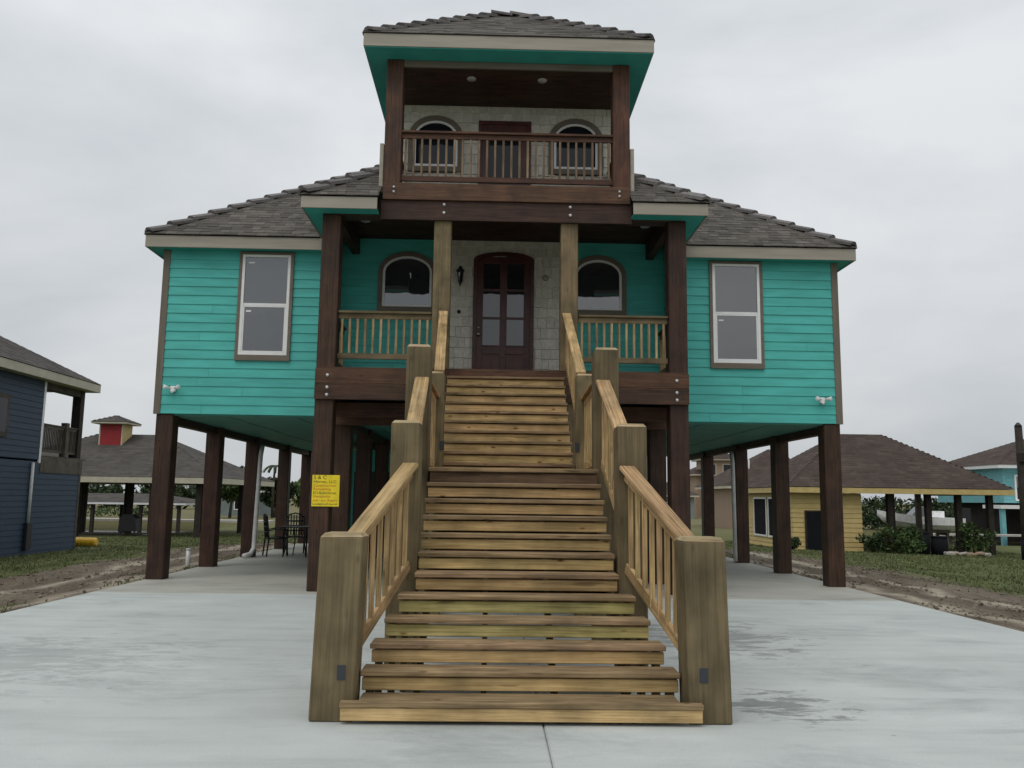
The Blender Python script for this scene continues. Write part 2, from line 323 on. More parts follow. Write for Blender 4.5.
def groundmat():
    m, t, n, l, b = mat('grass_and_dirt'); g = n('ShaderNodeNewGeometry'); sp = n('ShaderNodeSeparateXYZ'); l(g.outputs['Position'], sp.inputs[0])
    def nz(sc, det=5, rough=.6, scale=(1, 1, 1)):
        mp = n('ShaderNodeMapping'); mp.inputs['Scale'].default_value = scale; l(g.outputs['Position'], mp.inputs[0])
        k = n('ShaderNodeTexNoise'); k.inputs['Scale'].default_value = sc; k.inputs['Detail'].default_value = det; k.inputs['Roughness'].default_value = rough; l(mp.outputs[0], k.inputs[0]); return k.outputs[0]
    def math_(op, a, b_=None):
        k = n('ShaderNodeMath'); k.operation = op
        for q, x in enumerate((a, b_)):
            if x is None: continue
            if isinstance(x, (int, float)): k.inputs[q].default_value = x
            else: l(x, k.inputs[q])
        return k.outputs[0]
    # grass colour
    ga = ramp(n, [(.3, (.07, .085, .03)), (.5, (.1, .115, .042)), (.7, (.15, .15, .07))]); l(nz(.35, 6, .65), ga.inputs[0])
    gf = ramp(n, [(.3, (.7, .7, .7)), (.7, (1.25, 1.25, 1.2))]); l(nz(9, 4), gf.inputs[0]); gc = mul(n, l, ga.outputs[0], gf.outputs[0])
    # dry far field
    fy = math_('MULTIPLY', math_('SUBTRACT', sp.outputs[1], 45), .03); far = n('ShaderNodeMix'); far.data_type = 'RGBA'; far.clamp_factor = True
    cl = n('ShaderNodeClamp'); l(math_('ADD', fy, math_('MULTIPLY', math_('SUBTRACT', nz(.08), .5), 1.5)), cl.inputs[0]); l(cl.outputs[0], far.inputs[0]); l(gc, far.inputs[6]); far.inputs[7].default_value = (.17, .155, .08, 1)
    # dirt colour with pale wheel tracks
    da = ramp(n, [(.28, (.085, .066, .048)), (.5, (.15, .12, .09)), (.72, (.26, .215, .16))]); l(nz(1.1, 8, .7, (1, .45, 1)), da.inputs[0])
    df = ramp(n, [(.3, (.65, .65, .65)), (.7, (1.3, 1.3, 1.3))]); l(nz(14, 5, .7), df.inputs[0]); dc = mul(n, l, da.outputs[0], df.outputs[0])
    ax = math_('ABSOLUTE', sp.outputs[0]); axn = math_('ADD', ax, math_('MULTIPLY', math_('SUBTRACT', nz(.5, 4), .5), 1.8))
    tr = n('ShaderNodeMath'); tr.operation = 'COMPARE'; 
    t1 = math_('ABSOLUTE', math_('SUBTRACT', axn, 8.15)); t2 = math_('ABSOLUTE', math_('SUBTRACT', axn, 6.6))
    trk = math_('MAXIMUM', math_('SUBTRACT', 1, math_('MULTIPLY', t1, 2.6)), math_('SUBTRACT', .9, math_('MULTIPLY', t2, 2.2)))
    ct = n('ShaderNodeClamp'); l(math_('MULTIPLY', trk, math_('MULTIPLY', nz(2.5, 5, .7), 1.5)), ct.inputs[0])
    dm = n('ShaderNodeMix'); dm.data_type = 'RGBA'; l(ct.outputs[0], dm.inputs[0]); l(dc, dm.inputs[6]); dm.inputs[7].default_value = (.47, .41, .32, 1)
    # mask: dirt within a noisy strip beside the slab
    edge = math_('ADD', math_('ABSOLUTE', math_('SUBTRACT', sp.outputs[0], .0)), math_('MULTIPLY', math_('SUBTRACT', nz(.9, 6, .7), .5), 2.6))
    mk = math_('MULTIPLY', math_('SUBTRACT', 10.4, edge), 1.6)
    yk = math_('MULTIPLY', math_('SUBTRACT', math_('ADD', 31.5, math_('MULTIPLY', math_('SUBTRACT', nz(.4, 5), .5), 8)), sp.outputs[1]), .5)
    mn = n('ShaderNodeClamp'); l(math_('MINIMUM', mk, yk), mn.inputs[0])
    fin = n('ShaderNodeMix'); fin.data_type = 'RGBA'; l(mn.outputs[0], fin.inputs[0]); l(far.outputs[2], fin.inputs[6]); l(dm.outputs[2], fin.inputs[7])
    l(fin.outputs[2], b.inputs['Base Color']); b.inputs['Roughness'].default_value = .95; b.inputs['Specular IOR Level'].default_value = .15
    bump(n, l, nz(7, 6, .75), b, .8, .06); return m
M['ground'] = groundmat()
g = soup('ground', None, 'ground', vs, fs, 'structure')
for p in g.data.polygons: p.use_smooth = True
def watermat():
    m, t, n, l, b = mat('canal_water'); b.inputs['Base Color'].default_value = (.06, .065, .06, 1); b.inputs['Roughness'].default_value = .12
    mp = coords(n, l, (1, 2.5, 1), False); k = n('ShaderNodeTexNoise'); k.inputs['Scale'].default_value = 1.8; k.inputs['Detail'].default_value = 4; l(mp.outputs[0], k.inputs[0]); bump(n, l, k.outputs[0], b, .35, .08); return m
M['water'] = watermat()
tag(soup('water', None, 'water', [(-400, 46.9, -1.4), (-18.4, 46.9, -1.4), (-18.4, 71.1, -1.4), (-400, 71.1, -1.4), (23.9, 46.9, -1.4), (400, 46.9, -1.4), (400, 71.1, -1.4), (23.9, 71.1, -1.4)], [(0, 1, 2, 3), (4, 5, 6, 7)]), kind='structure')
bw = tag(box('canal_bulkhead', None, 'conccap', -120, -18.3, 71.0, 72.6, -1.9, -.62, .02), 'long pale concrete canal wall across the water', 'canal wall')
# far pale path
soup('path', None, 'conccap', [(-17.5, 74.5, -.765), (12, 74.5, -.765), (12, 76.8, -.765), (-17.5, 76.8, -.765)], [(0, 1, 2, 3)], 'structure')

drive = tag(reg(bpy.data.objects.new('driveway', None), None, Matrix()), kind='structure')
jb = box('joint_bed', drive, 'joint', -6.1, 6.05, -14.9, 27.4, -.15, -.02, 0)
gap = .0025
ys = [-15, -6, .5, 7.1, 13.18]
for k in range(len(ys)-1):
    for (a, c) in ((-6.17, .17), (.17, 6.1)):
        box('slab', drive, 'conc', a+gap, c-gap, ys[k]+.005, ys[k+1]-.005, -.12, 0, .01)
for (a, c) in ((-6.17, -.05), (-.05, 6.1)):
    for (y0, y1) in ((13.18, 20.5), (20.5, 27.5)):
        box('slab', drive, 'concold', a+gap, c-gap, y0+gap, y1-gap, -.12, .002, .008)

# ---------------------------------------------------------------- roof shingle generator
def shingles(name, parent, m, o, e, s, vmax, urange, keep=None, exp=.15, seed=1, wmin=.12, wmax=.26, tk=.8):
    rnd = random.Random(seed); o, e, s = Vector(o), Vector(e).normalized(), Vector(s).normalized(); nrm = e.cross(s)
    if nrm.z < 0: nrm = -nrm
    vs, fs = [], []; v = 0
    while v < vmax:
        a, b = urange(min(v+exp*.5, vmax)); u = a
        while u < b-.01:
            wd = rnd.uniform(wmin, wmax); u1 = min(u+wd, b)
            th = rnd.choice((.004, .011))*tk; dv = rnd.uniform(-.006, .006); v0 = v+dv; v1 = min(v+exp+.03, vmax+.02)
            c = o+e*((u+u1)/2)+s*(v+exp/2)
            if keep is None or keep(c):
                k = len(vs); p = lambda uu, vv, h: tuple(o+e*uu+s*vv+nrm*h)
                vs += [p(u+.002, v0, th+.004), p(u1-.002, v0, th+.004), p(u1-.002, v1, .004), p(u+.002, v1, .004), p(u+.002, v0, -.004), p(u1-.002, v0, -.004)]
                fs += [(k, k+1, k+2, k+3), (k+4, k+5, k+1, k), (k+4, k, k+3), (k+5, k+2, k+1)]
            u = u1
        v += exp
    return soup(name, parent, m, vs, fs, 'stuff')
def caps(parent, p, q, sl, n, m='capsh', hw=.14, drop=None, level=False):
    # overlapping V-shaped cap shingles along a hip (or a level ridge) from p up to q
    p, q = Vector(p), Vector(q); d = (q-p); Ln = d.length; X = d.normalized(); st = Ln/n
    side = Vector((0, 0, 1)).cross(X).normalized(); Zv = X.cross(side).normalized()
    dr = drop if drop is not None else hw*.42
    mt = None; key = ('cap', round(st, 3), round(hw, 3), round(dr, 3), m)
    if key not in MESH:
        l1 = st*1.14; t0, t1 = .095, .035; vs = []
        for (x, t) in ((0, t0), (l1, t1)):
            vs += [(x, -hw, -dr+t), (x, -hw*.25, -dr*.12+t), (x, hw*.25, -dr*.12+t), (x, hw, -dr+t)]
            vs += [(x, -hw, -dr+t-.05), (x, -hw*.25, -dr*.12+t-.05), (x, hw*.25, -dr*.12+t-.05), (x, hw, -dr+t-.05)]
        fs = [(0, 1, 9, 8), (1, 2, 10, 9), (2, 3, 11, 10), (4, 5, 1, 0), (5, 6, 2, 1), (6, 7, 3, 2), (12, 13, 5, 4), (13, 14, 6, 5), (14, 15, 7, 6), (8, 9, 13, 12), (9, 10, 14, 13), (10, 11, 15, 14), (0, 8, 12, 4), (3, 7, 15, 11)]
        me = bpy.data.meshes.new('ridge_cap'); me.from_pydata(vs, [], fs); me.materials.append(M[m]); MESH[key] = me
    for k in range(n):
        c = p+X*(st*k)+Vector((random.uniform(-.004, .004), 0, random.uniform(-.003, .005)))
        mtx = Matrix(((X.x, side.x, Zv.x, c.x), (X.y, side.y, Zv.y, c.y), (X.z, side.z, Zv.z, c.z), (0, 0, 0, 1))) @ Matrix.Rotation(random.uniform(-.03, .03), 4, 'X')
        reg(bpy.data.objects.new('ridge_cap', MESH[key]), parent, mtx)
def hiproof(parent, m, x0, x1, y0, y1, z0, slope, name='roof', exp=.2, ncap=0, seed=3, faces='fblr', wmax=.4):
    # plain hip roof: deck mesh plus shingles; returns the deck
    hw, hd = (x1-x0)/2, (y1-y0)/2; t = min(hw, hd); zt = z0+slope*t
    a, b, c, d = (x0, y0, z0), (x1, y0, z0), (x1, y1, z0), (x0, y1, z0); e, f = (x0+t, y0+t, zt), (x1-t, y1-t, zt)
    if hw >= hd: fc = [(0, 1, 5, 4), (1, 2, 5), (2, 3, 4, 5), (3, 0, 4)]
    else: fc = [(0, 1, 4), (1, 2, 5, 4), (2, 3, 5), (3, 0, 4, 5)]
    rf = mesh(name, parent, m, [a, b, c, d, e, f], fc+[(0, 3, 2, 1)])
    sl = math.hypot(1, slope); W, D = x1-x0, y1-y0
    if 'f' in faces: shingles('shingles', rf, m, a, (1, 0, 0), (0, 1, slope), t*sl, lambda v: (v/sl, W-v/sl), exp=exp, seed=seed, wmax=wmax, tk=.6)
    if 'l' in faces: shingles('shingles', rf, m, a, (0, 1, 0), (1, 0, slope), t*sl, lambda v: (v/sl, D-v/sl), exp=exp, seed=seed+1, wmax=wmax)
    if 'r' in faces: shingles('shingles', rf, m, b, (0, 1, 0), (-1, 0, slope), t*sl, lambda v: (v/sl, D-v/sl), exp=exp, seed=seed+2, wmax=wmax)
    return rf, Vector(e), Vector(f)

# ---------------------------------------------------------------- the turquoise house
HX = -.04                                  # middle of the house
house = thing('stilt_house', (HX, 20, 0), 'turquoise stilt house on dark brown piles with hip roofs and upper balcony', 'house')
WY, PY, TY = 15.15, 16.1, 15.15             # wing front, porch back wall, tower wall
X0, X1, ZB, ZT = HX-6.13, HX+6.13, 2.885, 5.86
def wedge_key(Ln, m):
    k = ('lap', round(Ln, 3), m)
    if k not in MESH:
        h = .175; prof = [(0, 0), (-.024, .004), (-.022, .0), (-.009, h), (0, h)]
        prof = [(0, 0), (-.024, 0), (-.009, h), (0, h)]
        vs = [(-Ln/2, y, z) for y, z in prof]+[(Ln/2, y, z) for y, z in prof]
        fs = [(0, 1, 2, 3), (7, 6, 5, 4), (0, 4, 5, 1), (1, 5, 6, 2), (2, 6, 7, 3), (3, 7, 4, 0)]
        me = bpy.data.meshes.new('siding_board'); me.from_pydata(vs, [], fs); me.materials.append(M[m]); MESH[k] = me
    return MESH[k]
def siding(parent, m, a, b, z0, z1, exp=.165, holes=()):
    # lap boards from a to b (2d plan points, outside on the right-hand side of a->b when seen from above is -n)
    a, b = Vector((*a, 0)), Vector((*b, 0)); d = (b-a); Ln = d.length; X = d.normalized(); Yv = Vector((0, 0, 1)).cross(X)
    n = int((z1-z0)/exp+.5)
    for k in range(n):
        z = z0+k*(z1-z0)/n; spans = [(0, Ln)]
        for (h0, h1, hz0, hz1) in holes:
            if z < hz1 and z+exp > hz0:
                ns = []
                for s0, s1 in spans:
                    if h1 <= s0 or h0 >= s1: ns.append((s0, s1)); continue
                    if h0 > s0: ns.append((s0, h0))
                    if h1 < s1: ns.append((h1, s1))
                spans = ns
        cut = []
        for s0, s1 in spans:
            if s1-s0 > 1.6 and random.random() < .45:
                q = round(random.uniform(s0+.5, s1-.5), 1); cut += [(s0, q-.0015), (q+.0015, s1)]
            else: cut.append((s0, s1))
        for s0, s1 in cut:
            c = a+X*((s0+s1)/2); c.z = z+random.uniform(-.0015, .0015)
            mtx = Matrix(((X.x, Yv.x, 0, c.x), (X.y, Yv.y, 0, c.y), (0, 0, 1, c.z), (0, 0, 0, 1)))
            reg(bpy.data.objects.new('siding_board', wedge_key(s1-s0, m)), parent, mtx)
# wings: core walls + lap siding
RX = 3.15                                   # half width of the porch recess
for sgn in (-1, 1):
    xa, xb = (X0, HX-RX) if sgn < 0 else (HX+RX, X1)
    wl = box('wall', house, 'turq', xa+.01, xb-.01, WY, PY+.3, ZB, ZT, 0)
    siding(wl, 'turq', (xa, WY), (xb, WY), ZB, ZT)
    xs = xb if sgn < 0 else xa              # return of the recess
    siding(wl, 'turq', (xs-.0, WY) if sgn < 0 else (xs, PY), (xs, PY) if sgn < 0 else (xs, WY), 3.52, 6.45)
    xo = X0 if sgn < 0 else X1
    sw = box('wall', house, 'turq', *( (X0+.01, X0+.15) if sgn < 0 else (X1-.15, X1-.01)), PY+.31, 27.1, ZB, ZT, 0)
    siding(sw, 'turq', *(((xo, 27.1), (xo, WY)) if sgn < 0 else ((xo, WY), (xo, 27.1))), ZB, ZT)
    cb = box('corner_board', house, 'taupe', xo-.03 if sgn < 0 else xo-.09, xo+.09 if sgn < 0 else xo+.03, WY-.034, WY+.02, ZB-.01, ZT, .003)
    # front window
    cx = -4.335 if sgn < 0 else 4.225
    wn = thing_w = part('window', house)
    ring('casing', wn, 'taupe', rect(cx-.49, cx+.49, 3.855, 5.85), rect(cx-.435, cx+.435, 3.955, 5.80), WY-.062, WY-.005)
    ring('frame', wn, 'white', rect(cx-.434, cx+.434, 3.956, 5.799), rect(cx-.385, cx+.385, 4.005, 5.755), WY-.055, WY-.008)
    box('meeting_rail', wn, 'white', cx-.384, cx+.384, WY-.05, WY-.03, 4.855, 4.90, .003)
    box('pane', wn, 'glass', cx-.384, cx+.384, WY-.034, WY-.030, 4.90, 5.754, 0)
    box('pane', wn, 'glass', cx-.384, cx+.384, WY-.042, WY-.038, 4.006, 4.855, 0)
    ring('sash', wn, 'white', rect(cx-.383, cx+.383, 4.007, 4.854), rect(cx-.358, cx+.358, 4.03, 4.83), WY-.05, WY-.0425)
    if sgn < 0:
        box('sticker', wn, 'white', cx-.33, cx-.22, WY-.0352, WY-.0342, 5.64, 5.665, 0); box('sticker', wn, 'white', cx-.33, cx-.24, WY-.0432, WY-.0422, 4.74, 4.77, 0)
    else:
        box('sticker', wn, 'white', cx-.33, cx-.24, WY-.0432, WY-.0422, 4.73, 4.755, 0)
    # twin flood lamp
    fx, fz = (-5.87, 3.32) if sgn < 0 else (5.745, 3.30)
    fl = tag(box('flood_lamp', house, 'white', fx-.05, fx+.05, WY-.07, WY-.02, fz-.05, fz+.05, .01))
    for s in (-1, 1):
        tube('lamp_head', fl, 'white', [(fx+s*.04, WY-.09, fz+.01), (fx+s*.09, WY-.12, fz+.02), (fx+s*.125, WY-.15, fz+.02), (fx+s*.13, WY-.155, fz+.02)], [.018, .028, .043, .036], 12)
    tube('motion_sensor', fl, 'white', [(fx, WY-.06, fz-.05), (fx, WY-.09, fz-.055), (fx, WY-.1, fz-.06)], [.02, .028, .02], 10)
back = box('wall', house, 'turq', X0+.02, X1-.02, 27.0, 27.15, ZB, ZT, 0)
# porch back wall
pw = box('wall', house, 'turq', HX-RX, HX+RX, PY, PY+.2, 3.4, 6.5, 0)
SH0, SH1 = -1.06, 1.08
siding(pw, 'turq', (HX-RX, PY), (SH0, PY), 3.52, 6.46)
siding(pw, 'turq', (SH1, PY), (HX+RX, PY), 3.52, 6.46)
def shakes(parent, x0, x1, z0, z1, y, holes, seed, row=.2):
    rnd = random.Random(seed); n = round((z1-z0)/row)
    for k in range(n):
        z = z0+k*row; x = x0
        while x < x1-.02:
            wd = rnd.uniform(.09, .21); xe = min(x+wd, x1)
            if x1-xe < .07: xe = x1
            xn = xe
            for h in holes:      # stop shakes at the door and window casings
                if z < h[3]-.02 and z+row > h[2]+.02:
                    if x < h[0]+.03 < xe: xe = h[0]+.03
                    elif h[0] < x < h[1]-.03 < xe: x = h[1]-.03
            if xe-x > .03 and not any(x+.02 > h[0] and xe-.02 < h[1] and z < h[3]-.02 and z+row > h[2]+.02 for h in holes):
                wq = round((xe-x)*50)/50; c = Vector(((x+xe)/2, y, z+rnd.uniform(-.015, .008)))
                key = ('shake', wq)
                if key not in MESH:
                    h = row+.02; vs = [(-wq/2+.003, -.034, 0), (wq/2-.003, -.034, 0), (wq/2-.004, -.012, h), (-wq/2+.004, -.012, h), (-wq/2+.004, 0, 0), (wq/2-.004, 0, 0), (wq/2-.004, 0, h), (-wq/2+.004, 0, h)]
                    me = bpy.data.meshes.new('shake'); me.from_pydata(vs, [], [(0, 1, 2, 3), (5, 4, 7, 6), (4, 5, 1, 0), (0, 3, 7, 4), (1, 5, 6, 2), (3, 2, 6, 7)]); me.materials.append(M['shake']); MESH[key] = me
                reg(bpy.data.objects.new('shake', MESH[key]), parent, Matrix.Translation(c))
            x = max(xe, xn)
sp_ = box('shake_panel', house, 'shake', SH0, SH1, PY-.012, PY-.002, 3.5, 6.47, 0)
shakes(sp_, SH0, SH1, 3.53, 6.46, PY-.012, [(-.62, .58, 3.4, 6.05)], 4)
# arched porch windows
def arched_window(x0, x1, z0, zs, zt, y, cas=.09, casm='taupe', gm='glass'):
    wn = part('window', house)
    ring('casing', wn, casm, arch(x0-cas, x1+cas, z0-cas, zs, zt+cas), arch(x0, x1, z0, zs, zt), y-.065, y)
    ring('frame', wn, 'white', arch(x0+.001, x1-.001, z0+.001, zs, zt-.001), arch(x0+.045, x1-.045, z0+.045, zs, zt-.045), y-.055, y)
    ol = arch(x0+.046, x1-.046, z0+.046, zs, zt-.046)
    mesh('pane', wn, gm, [(u, y-.036, v) for u, v in ol], [tuple(range(len(ol)))])
    return wn
arched_window(-2.36, -1.41, 5.10, 5.78, 6.10, PY); arched_window(1.36, 2.27, 5.10, 5.78, 6.10, PY)
# arched double-pane front door
door = part('door', house); dc = -.022
ring('frame', door, 'doorwood', arch(dc-.585, dc+.585, 3.52, 6.05, 6.21), arch(dc-.515, dc+.515, 3.521, 5.99, 6.135), PY-.09, PY)
ol = arch(dc-.514, dc+.514, 3.54, 5.989, 6.134); mesh('leaf', door, 'doorwood', [(u, PY-.045, v) for u, v in ol]+[(u, PY-.01, v) for u, v in ol], [tuple(range(len(ol))), tuple(range(len(ol), 2*len(ol)))]+[(i, (i+1) % len(ol), len(ol)+(i+1) % len(ol), len(ol)+i) for i in range(len(ol))])
for (a, b) in ((-.42, -.085), (.04, .375)):
    for (z0, z1) in ((5.47, 5.99), (4.92, 5.435), (4.37, 4.885)):
        box('pane', door, 'glassdark', a, b, PY-.056, PY-.052, z0, z1, 0)
        ring('glazing_bead', door, 'doorwood', rect(a-.02, b+.02, z0-.017, z1+.017), rect(a+.006, b-.006, z0+.006, z1-.006), PY-.066, PY-.0455)
    box('panel', door, 'doorwood', a-.01, b+.01, PY-.062, PY-.046, 3.62, 4.16, .012)
    box('carved_rail', door, 'doorwood', a-.01, b+.01, PY-.064, PY-.046, 4.20, 4.31, .012)
tube('knob', door, 'chrome', [(dc-.475, PY-.046, 4.58), (dc-.475, PY-.085, 4.58), (dc-.475, PY-.1, 4.58), (dc-.475, PY-.125, 4.58)], [.03, .014, .034, .02], 12)
tube('deadbolt', door, 'chrome', [(dc-.475, PY-.046, 4.72), (dc-.475, PY-.065, 4.72)], .026, 12)
# wall lantern and bell
la = part('wall_lantern', house); lx = -.86
box('back_plate', la, 'black', lx-.045, lx+.045, PY-.06, PY-.038, 5.62, 5.86, .01)
tube('bracket', la, 'black', [(lx, PY-.05, 5.84), (lx, PY-.12, 5.9), (lx, PY-.15, 5.86)], .012, 8)
tube('cap', la, 'black', [(lx, PY-.15, 5.80), (lx, PY-.15, 5.84), (lx, PY-.15, 5.9)], [.085, .05, .012], 8, False)
tube('lamp_glass', la, 'glassdark', [(lx, PY-.15, 5.60), (lx, PY-.15, 5.8)], [.045, .066], 8, False)
for k in range(4):
    a = math.pi/4+k*math.pi/2; tube('cage_bar', la, 'black', [(lx+.05*math.cos(a), PY-.15+.05*math.sin(a), 5.59), (lx+.072*math.cos(a), PY-.15+.072*math.sin(a), 5.8)], .007, 6)
tube('finial', la, 'black', [(lx, PY-.15, 5.6), (lx, PY-.15, 5.57), (lx, PY-.15, 5.5)], [.05, .03, .006], 8)
tube('door_bell', house, 'black', [(-.875, PY-.03, 5.02), (-.875, PY-.055, 5.02)], .035, 10)
tube('light_socket', house, 'fascia', [(.79, PY-.03, 5.72), (.79, PY-.06, 5.72), (.79, PY-.07, 5.72)], [.06, .06, .03], 12)

# piles, columns, floor, beams
def pile(x, y, z1, s=.30, m='stain', z0=0.0): return board('pile', house, m, (x, y, z0), (x, y, z1), s, s, (0, 1, 0), .012)
for sgn in (-1, 1):
    for y in (15.3, 18.0, 20.9, 24.1, 27.0): pile(HX+sgn*5.965, y, 2.882)
    for y in (15.45, 18.0, 20.9, 24.1): pile(HX+sgn*2.84, y, 2.86)
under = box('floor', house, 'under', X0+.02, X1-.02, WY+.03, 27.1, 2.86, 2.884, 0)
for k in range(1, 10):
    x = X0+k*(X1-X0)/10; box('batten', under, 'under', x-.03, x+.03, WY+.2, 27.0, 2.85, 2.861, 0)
for sgn in (-1, 1):
    for xx in (5.965, 2.84): box('beam', house, 'stain', HX+sgn*xx-.09, HX+sgn*xx+.09, WY+.16, 27.0, 2.72, 2.86, .004)
box('beam', house, 'stain2', HX-3.0, HX+3.0, 14.95, 15.1, 2.72, 3.0)
box('beam', house, 'stain2', HX-3.0, HX+3.0, 14.3, 14.42, 2.8, 3.04)
# porch
for sgn in (-1, 1):
    pile(HX+sgn*2.85, 13.70, 6.06)
    board('column', house, 'post', (HX+sgn*1.045+.02, 13.69, 0), (HX+sgn*1.045+.02, 13.69, 6.04), .285, .27, (0, 1, 0), .012)
deck = part('porch_deck', house)
y = 13.52
while y < 16.05:
    box('deck_board', deck, 'stain2', HX-2.98, HX+2.98, y, y+.135, 3.495, 3.525); y += .142
box('rim_beam', house, 'stain2', HX-3.0, HX+3.0, 13.495, 13.548, 3.258, 3.50)
box('rim_beam', house, 'stain', HX-3.0, HX+3.0, 13.49, 13.547, 3.0, 3.255)
for xx in (-2.86, -1, 1, 2.86):
    box('joist', house, 'stain', HX+xx-.05, HX+xx+.05, 13.86, 15.14, 3.05, 3.30)
for k in range(9): box('joist', house, 'stain', HX-2.7, HX+2.7, 13.95+k*.24, 13.99+k*.24, 3.301, 3.494)
def bolt(x, y, z, r=.028): tube('bolt', house, 'bolt', [(x, y, z), (x, y-.012, z), (x, y-.022, z)], [r, r, r*.5], 10)
for sgn in (-1, 1):
    for z in (3.385, 3.19, 3.07): bolt(HX+sgn*2.8, 13.493, z)
def railing(parent, a, b, zt, zb, nb, mr_, mb, wtop=.12, tb=.038, inset=.0):
    a, b = Vector((*a, 0)), Vector((*b, 0)); d = b-a; X = d.normalized(); sd_ = Vector((-X.y, X.x, 0)); zz = Vector((0, 0, 1))
    board('top_rail', parent, mr_, a+zz*(zt-.019), b+zz*(zt-.019), wtop, .038)
    board('sub_rail', parent, mr_, a+zz*(zt-.083), b+zz*(zt-.083), .038, .088)
    board('bottom_rail', parent, mr_, a+zz*(zb+.045), b+zz*(zb+.045), .045, .09)
    for k in range(nb):
        p = a+d*((k+.5)/nb); o_ = -sd_*.0 
        board('baluster', parent, mb, p+zz*(zb+.091), p+zz*(zt-.128), tb, tb, X, .003)
for sgn in (-1, 1):
    rl = part('porch_railing', house)
    xa, xb = sorted((HX+sgn*2.69, HX+sgn*1.20+.02)); railing(rl, (xa, 13.66), (xb, 13.66), 4.47, 3.68, 12, 'post', 'baluster')
    rl = part('porch_railing', house)
    railing(rl, (HX+sgn*2.86, 13.87), (HX+sgn*2.86, 15.1), 4.47, 3.68, 9, 'post', 'baluster')
    box('foot_block', rl, 'tread', HX+sgn*2.70-.04, HX+sgn*2.70+.04, 13.57, 13.65, 3.526, 3.68) if 0 else None
    # beam from column back to the wall, porch side soffit
    box('beam', house, 'stain', HX+sgn*2.85-.07, HX+sgn*2.85+.07, 13.86, PY-.03, 6.12, 6.43)
    box('beam', house, 'stain', *sorted((HX+sgn*2.06, HX+sgn*3.0)), 13.56, 13.84, 6.062, 6.2, .004)
# porch ceiling
pc = part('porch_ceiling', house); y = 13.56; k = 0
while y < 16.06:
    box('ceiling_board', pc, 'ceiling', HX-3.1, HX+3.1, y, min(y+.155, 16.07), 6.44, 6.462, .003); y += .16
for sgn in (-1, 1):
    tube('recessed_light', house, 'lens', [(HX+.03+sgn*2.55, 14.97, 6.444), (HX+.03+sgn*2.55, 14.97, 6.425)], [.09, .085], 16)
# balcony
box('rim_beam', house, 'stain2', HX-2.02, HX+2.06, 13.46, 13.535, 6.315, 6.60)
box('rim_beam', house, 'stain', HX-2.05, HX+2.09, 13.50, 13.545, 5.985, 6.313)
for sgn in (-1, 1):
    box('rim_beam', house, 'stain', *sorted((HX+.02+sgn*1.99, HX+.02+sgn*2.06)), 13.55, 15.14, 6.47, 6.6)
    board('column', house, 'stain2', (HX+.02+sgn*1.91, 13.69, 6.5), (HX+.02+sgn*1.91, 13.69, 8.80), .285, .285, (0, 1, 0), .012)
    for z in (6.25, 6.11): bolt(HX+.03+sgn*1.04, 13.502, z)
    for z in (6.52, 6.44): bolt(HX+.02+sgn*1.86, 13.462, z, .022)
    # low side wall of the balcony
    xs = sorted((HX+.02+sgn*2.065, HX+.02+sgn*2.13))
    kn = box('side_panel', house, 'fascia', *xs, 13.6, 15.14, 6.47, 7.33, .004)
fl_ = part('balcony_floor', house)
y = 13.56
while y < 15.1: box('deck_board', fl_, 'stain2', HX-1.95, HX+1.99, y, y+.13, 6.56, 6.6); y += .137
box('floor_edge', fl_, 'fascia', HX-1.72, HX+1.75, 13.70, 13.72, 6.603, 6.66, .003)
rl = part('balcony_railing', house)
railing(rl, (HX-1.75, 13.62), (HX+1.79, 13.62), 7.555, 6.685, 26, 'stain2', 'balcbal', tb=.036)
for sgn in (-1, 1):
    rl = part('balcony_railing', house); railing(rl, (HX+.02+sgn*1.93, 13.84), (HX+.02+sgn*1.93, 15.1), 7.5, 6.67, 8, 'stain2', 'fascia')
tw = box('wall', house, 'shake', HX-2.03, HX+2.07, TY, TY+.15, 6.47, 8.82, 0)
shakes(tw, HX-1.98, HX+2.02, 6.62, 8.8, TY, [(-1.74, -.93, 7.5, 8.4), (.87, 1.68, 7.5, 8.4), (-.53, .43, 6.5, 8.4)], 9)
for sgn in (-1, 1): sw = box('wall', house, 'turq', *sorted((HX+.02+sgn*1.9, HX+.02+sgn*2.05)), TY+.151, 18.6, 6.47, 8.82, 0); siding(sw, 'turq', *(((HX+.02-2.05, 18.6), (HX+.02-2.05, TY)) if sgn < 0 else ((HX+.02+2.05, TY), (HX+.02+2.05, 18.6))), 6.48, 8.8)
box('wall', house, 'turq', HX-2.03, HX+2.07, 18.45, 18.6, 6.3, 8.82, 0)
arched_window(-1.745, -.925, 7.55, 8.12, 8.44, TY, .1, gm='darkscreen'); arched_window(.865, 1.685, 7.55, 8.12, 8.44, TY, .1, gm='darkscreen')
bd = part('door', house)
ring('frame', bd, 'doorwood', rect(-.54, .44, 6.6, 8.46), rect(-.47, .37, 6.601, 8.39), TY-.06, TY)
box('leaf', bd, 'doorwood', -.469, .369, TY-.042, TY-.01, 6.61, 8.389, .003)
box('pane', bd, 'darkscreen', -.33, .23, TY-.05, TY-.044, 6.9, 8.25, 0)
# balcony ceiling
bc = part('balcony_ceiling', house); y = 13.6
while y < 15.1: box('ceiling_board', bc, 'stain', HX-1.95, HX+1.99, y, min(y+.135, 15.12), 8.745, 8.765, .003); y += .14
for lx in (-.66, .58): tube('recessed_light', house, 'lens', [(lx, 14.05, 8.748), (lx, 14.05, 8.73)], [.085, .08], 16)
box('header', house, 'taupe', HX-1.77, HX+1.81, 13.57, 13.62, 8.69, 8.80)
# roofs
S = .76; SL = math.hypot(1, S)
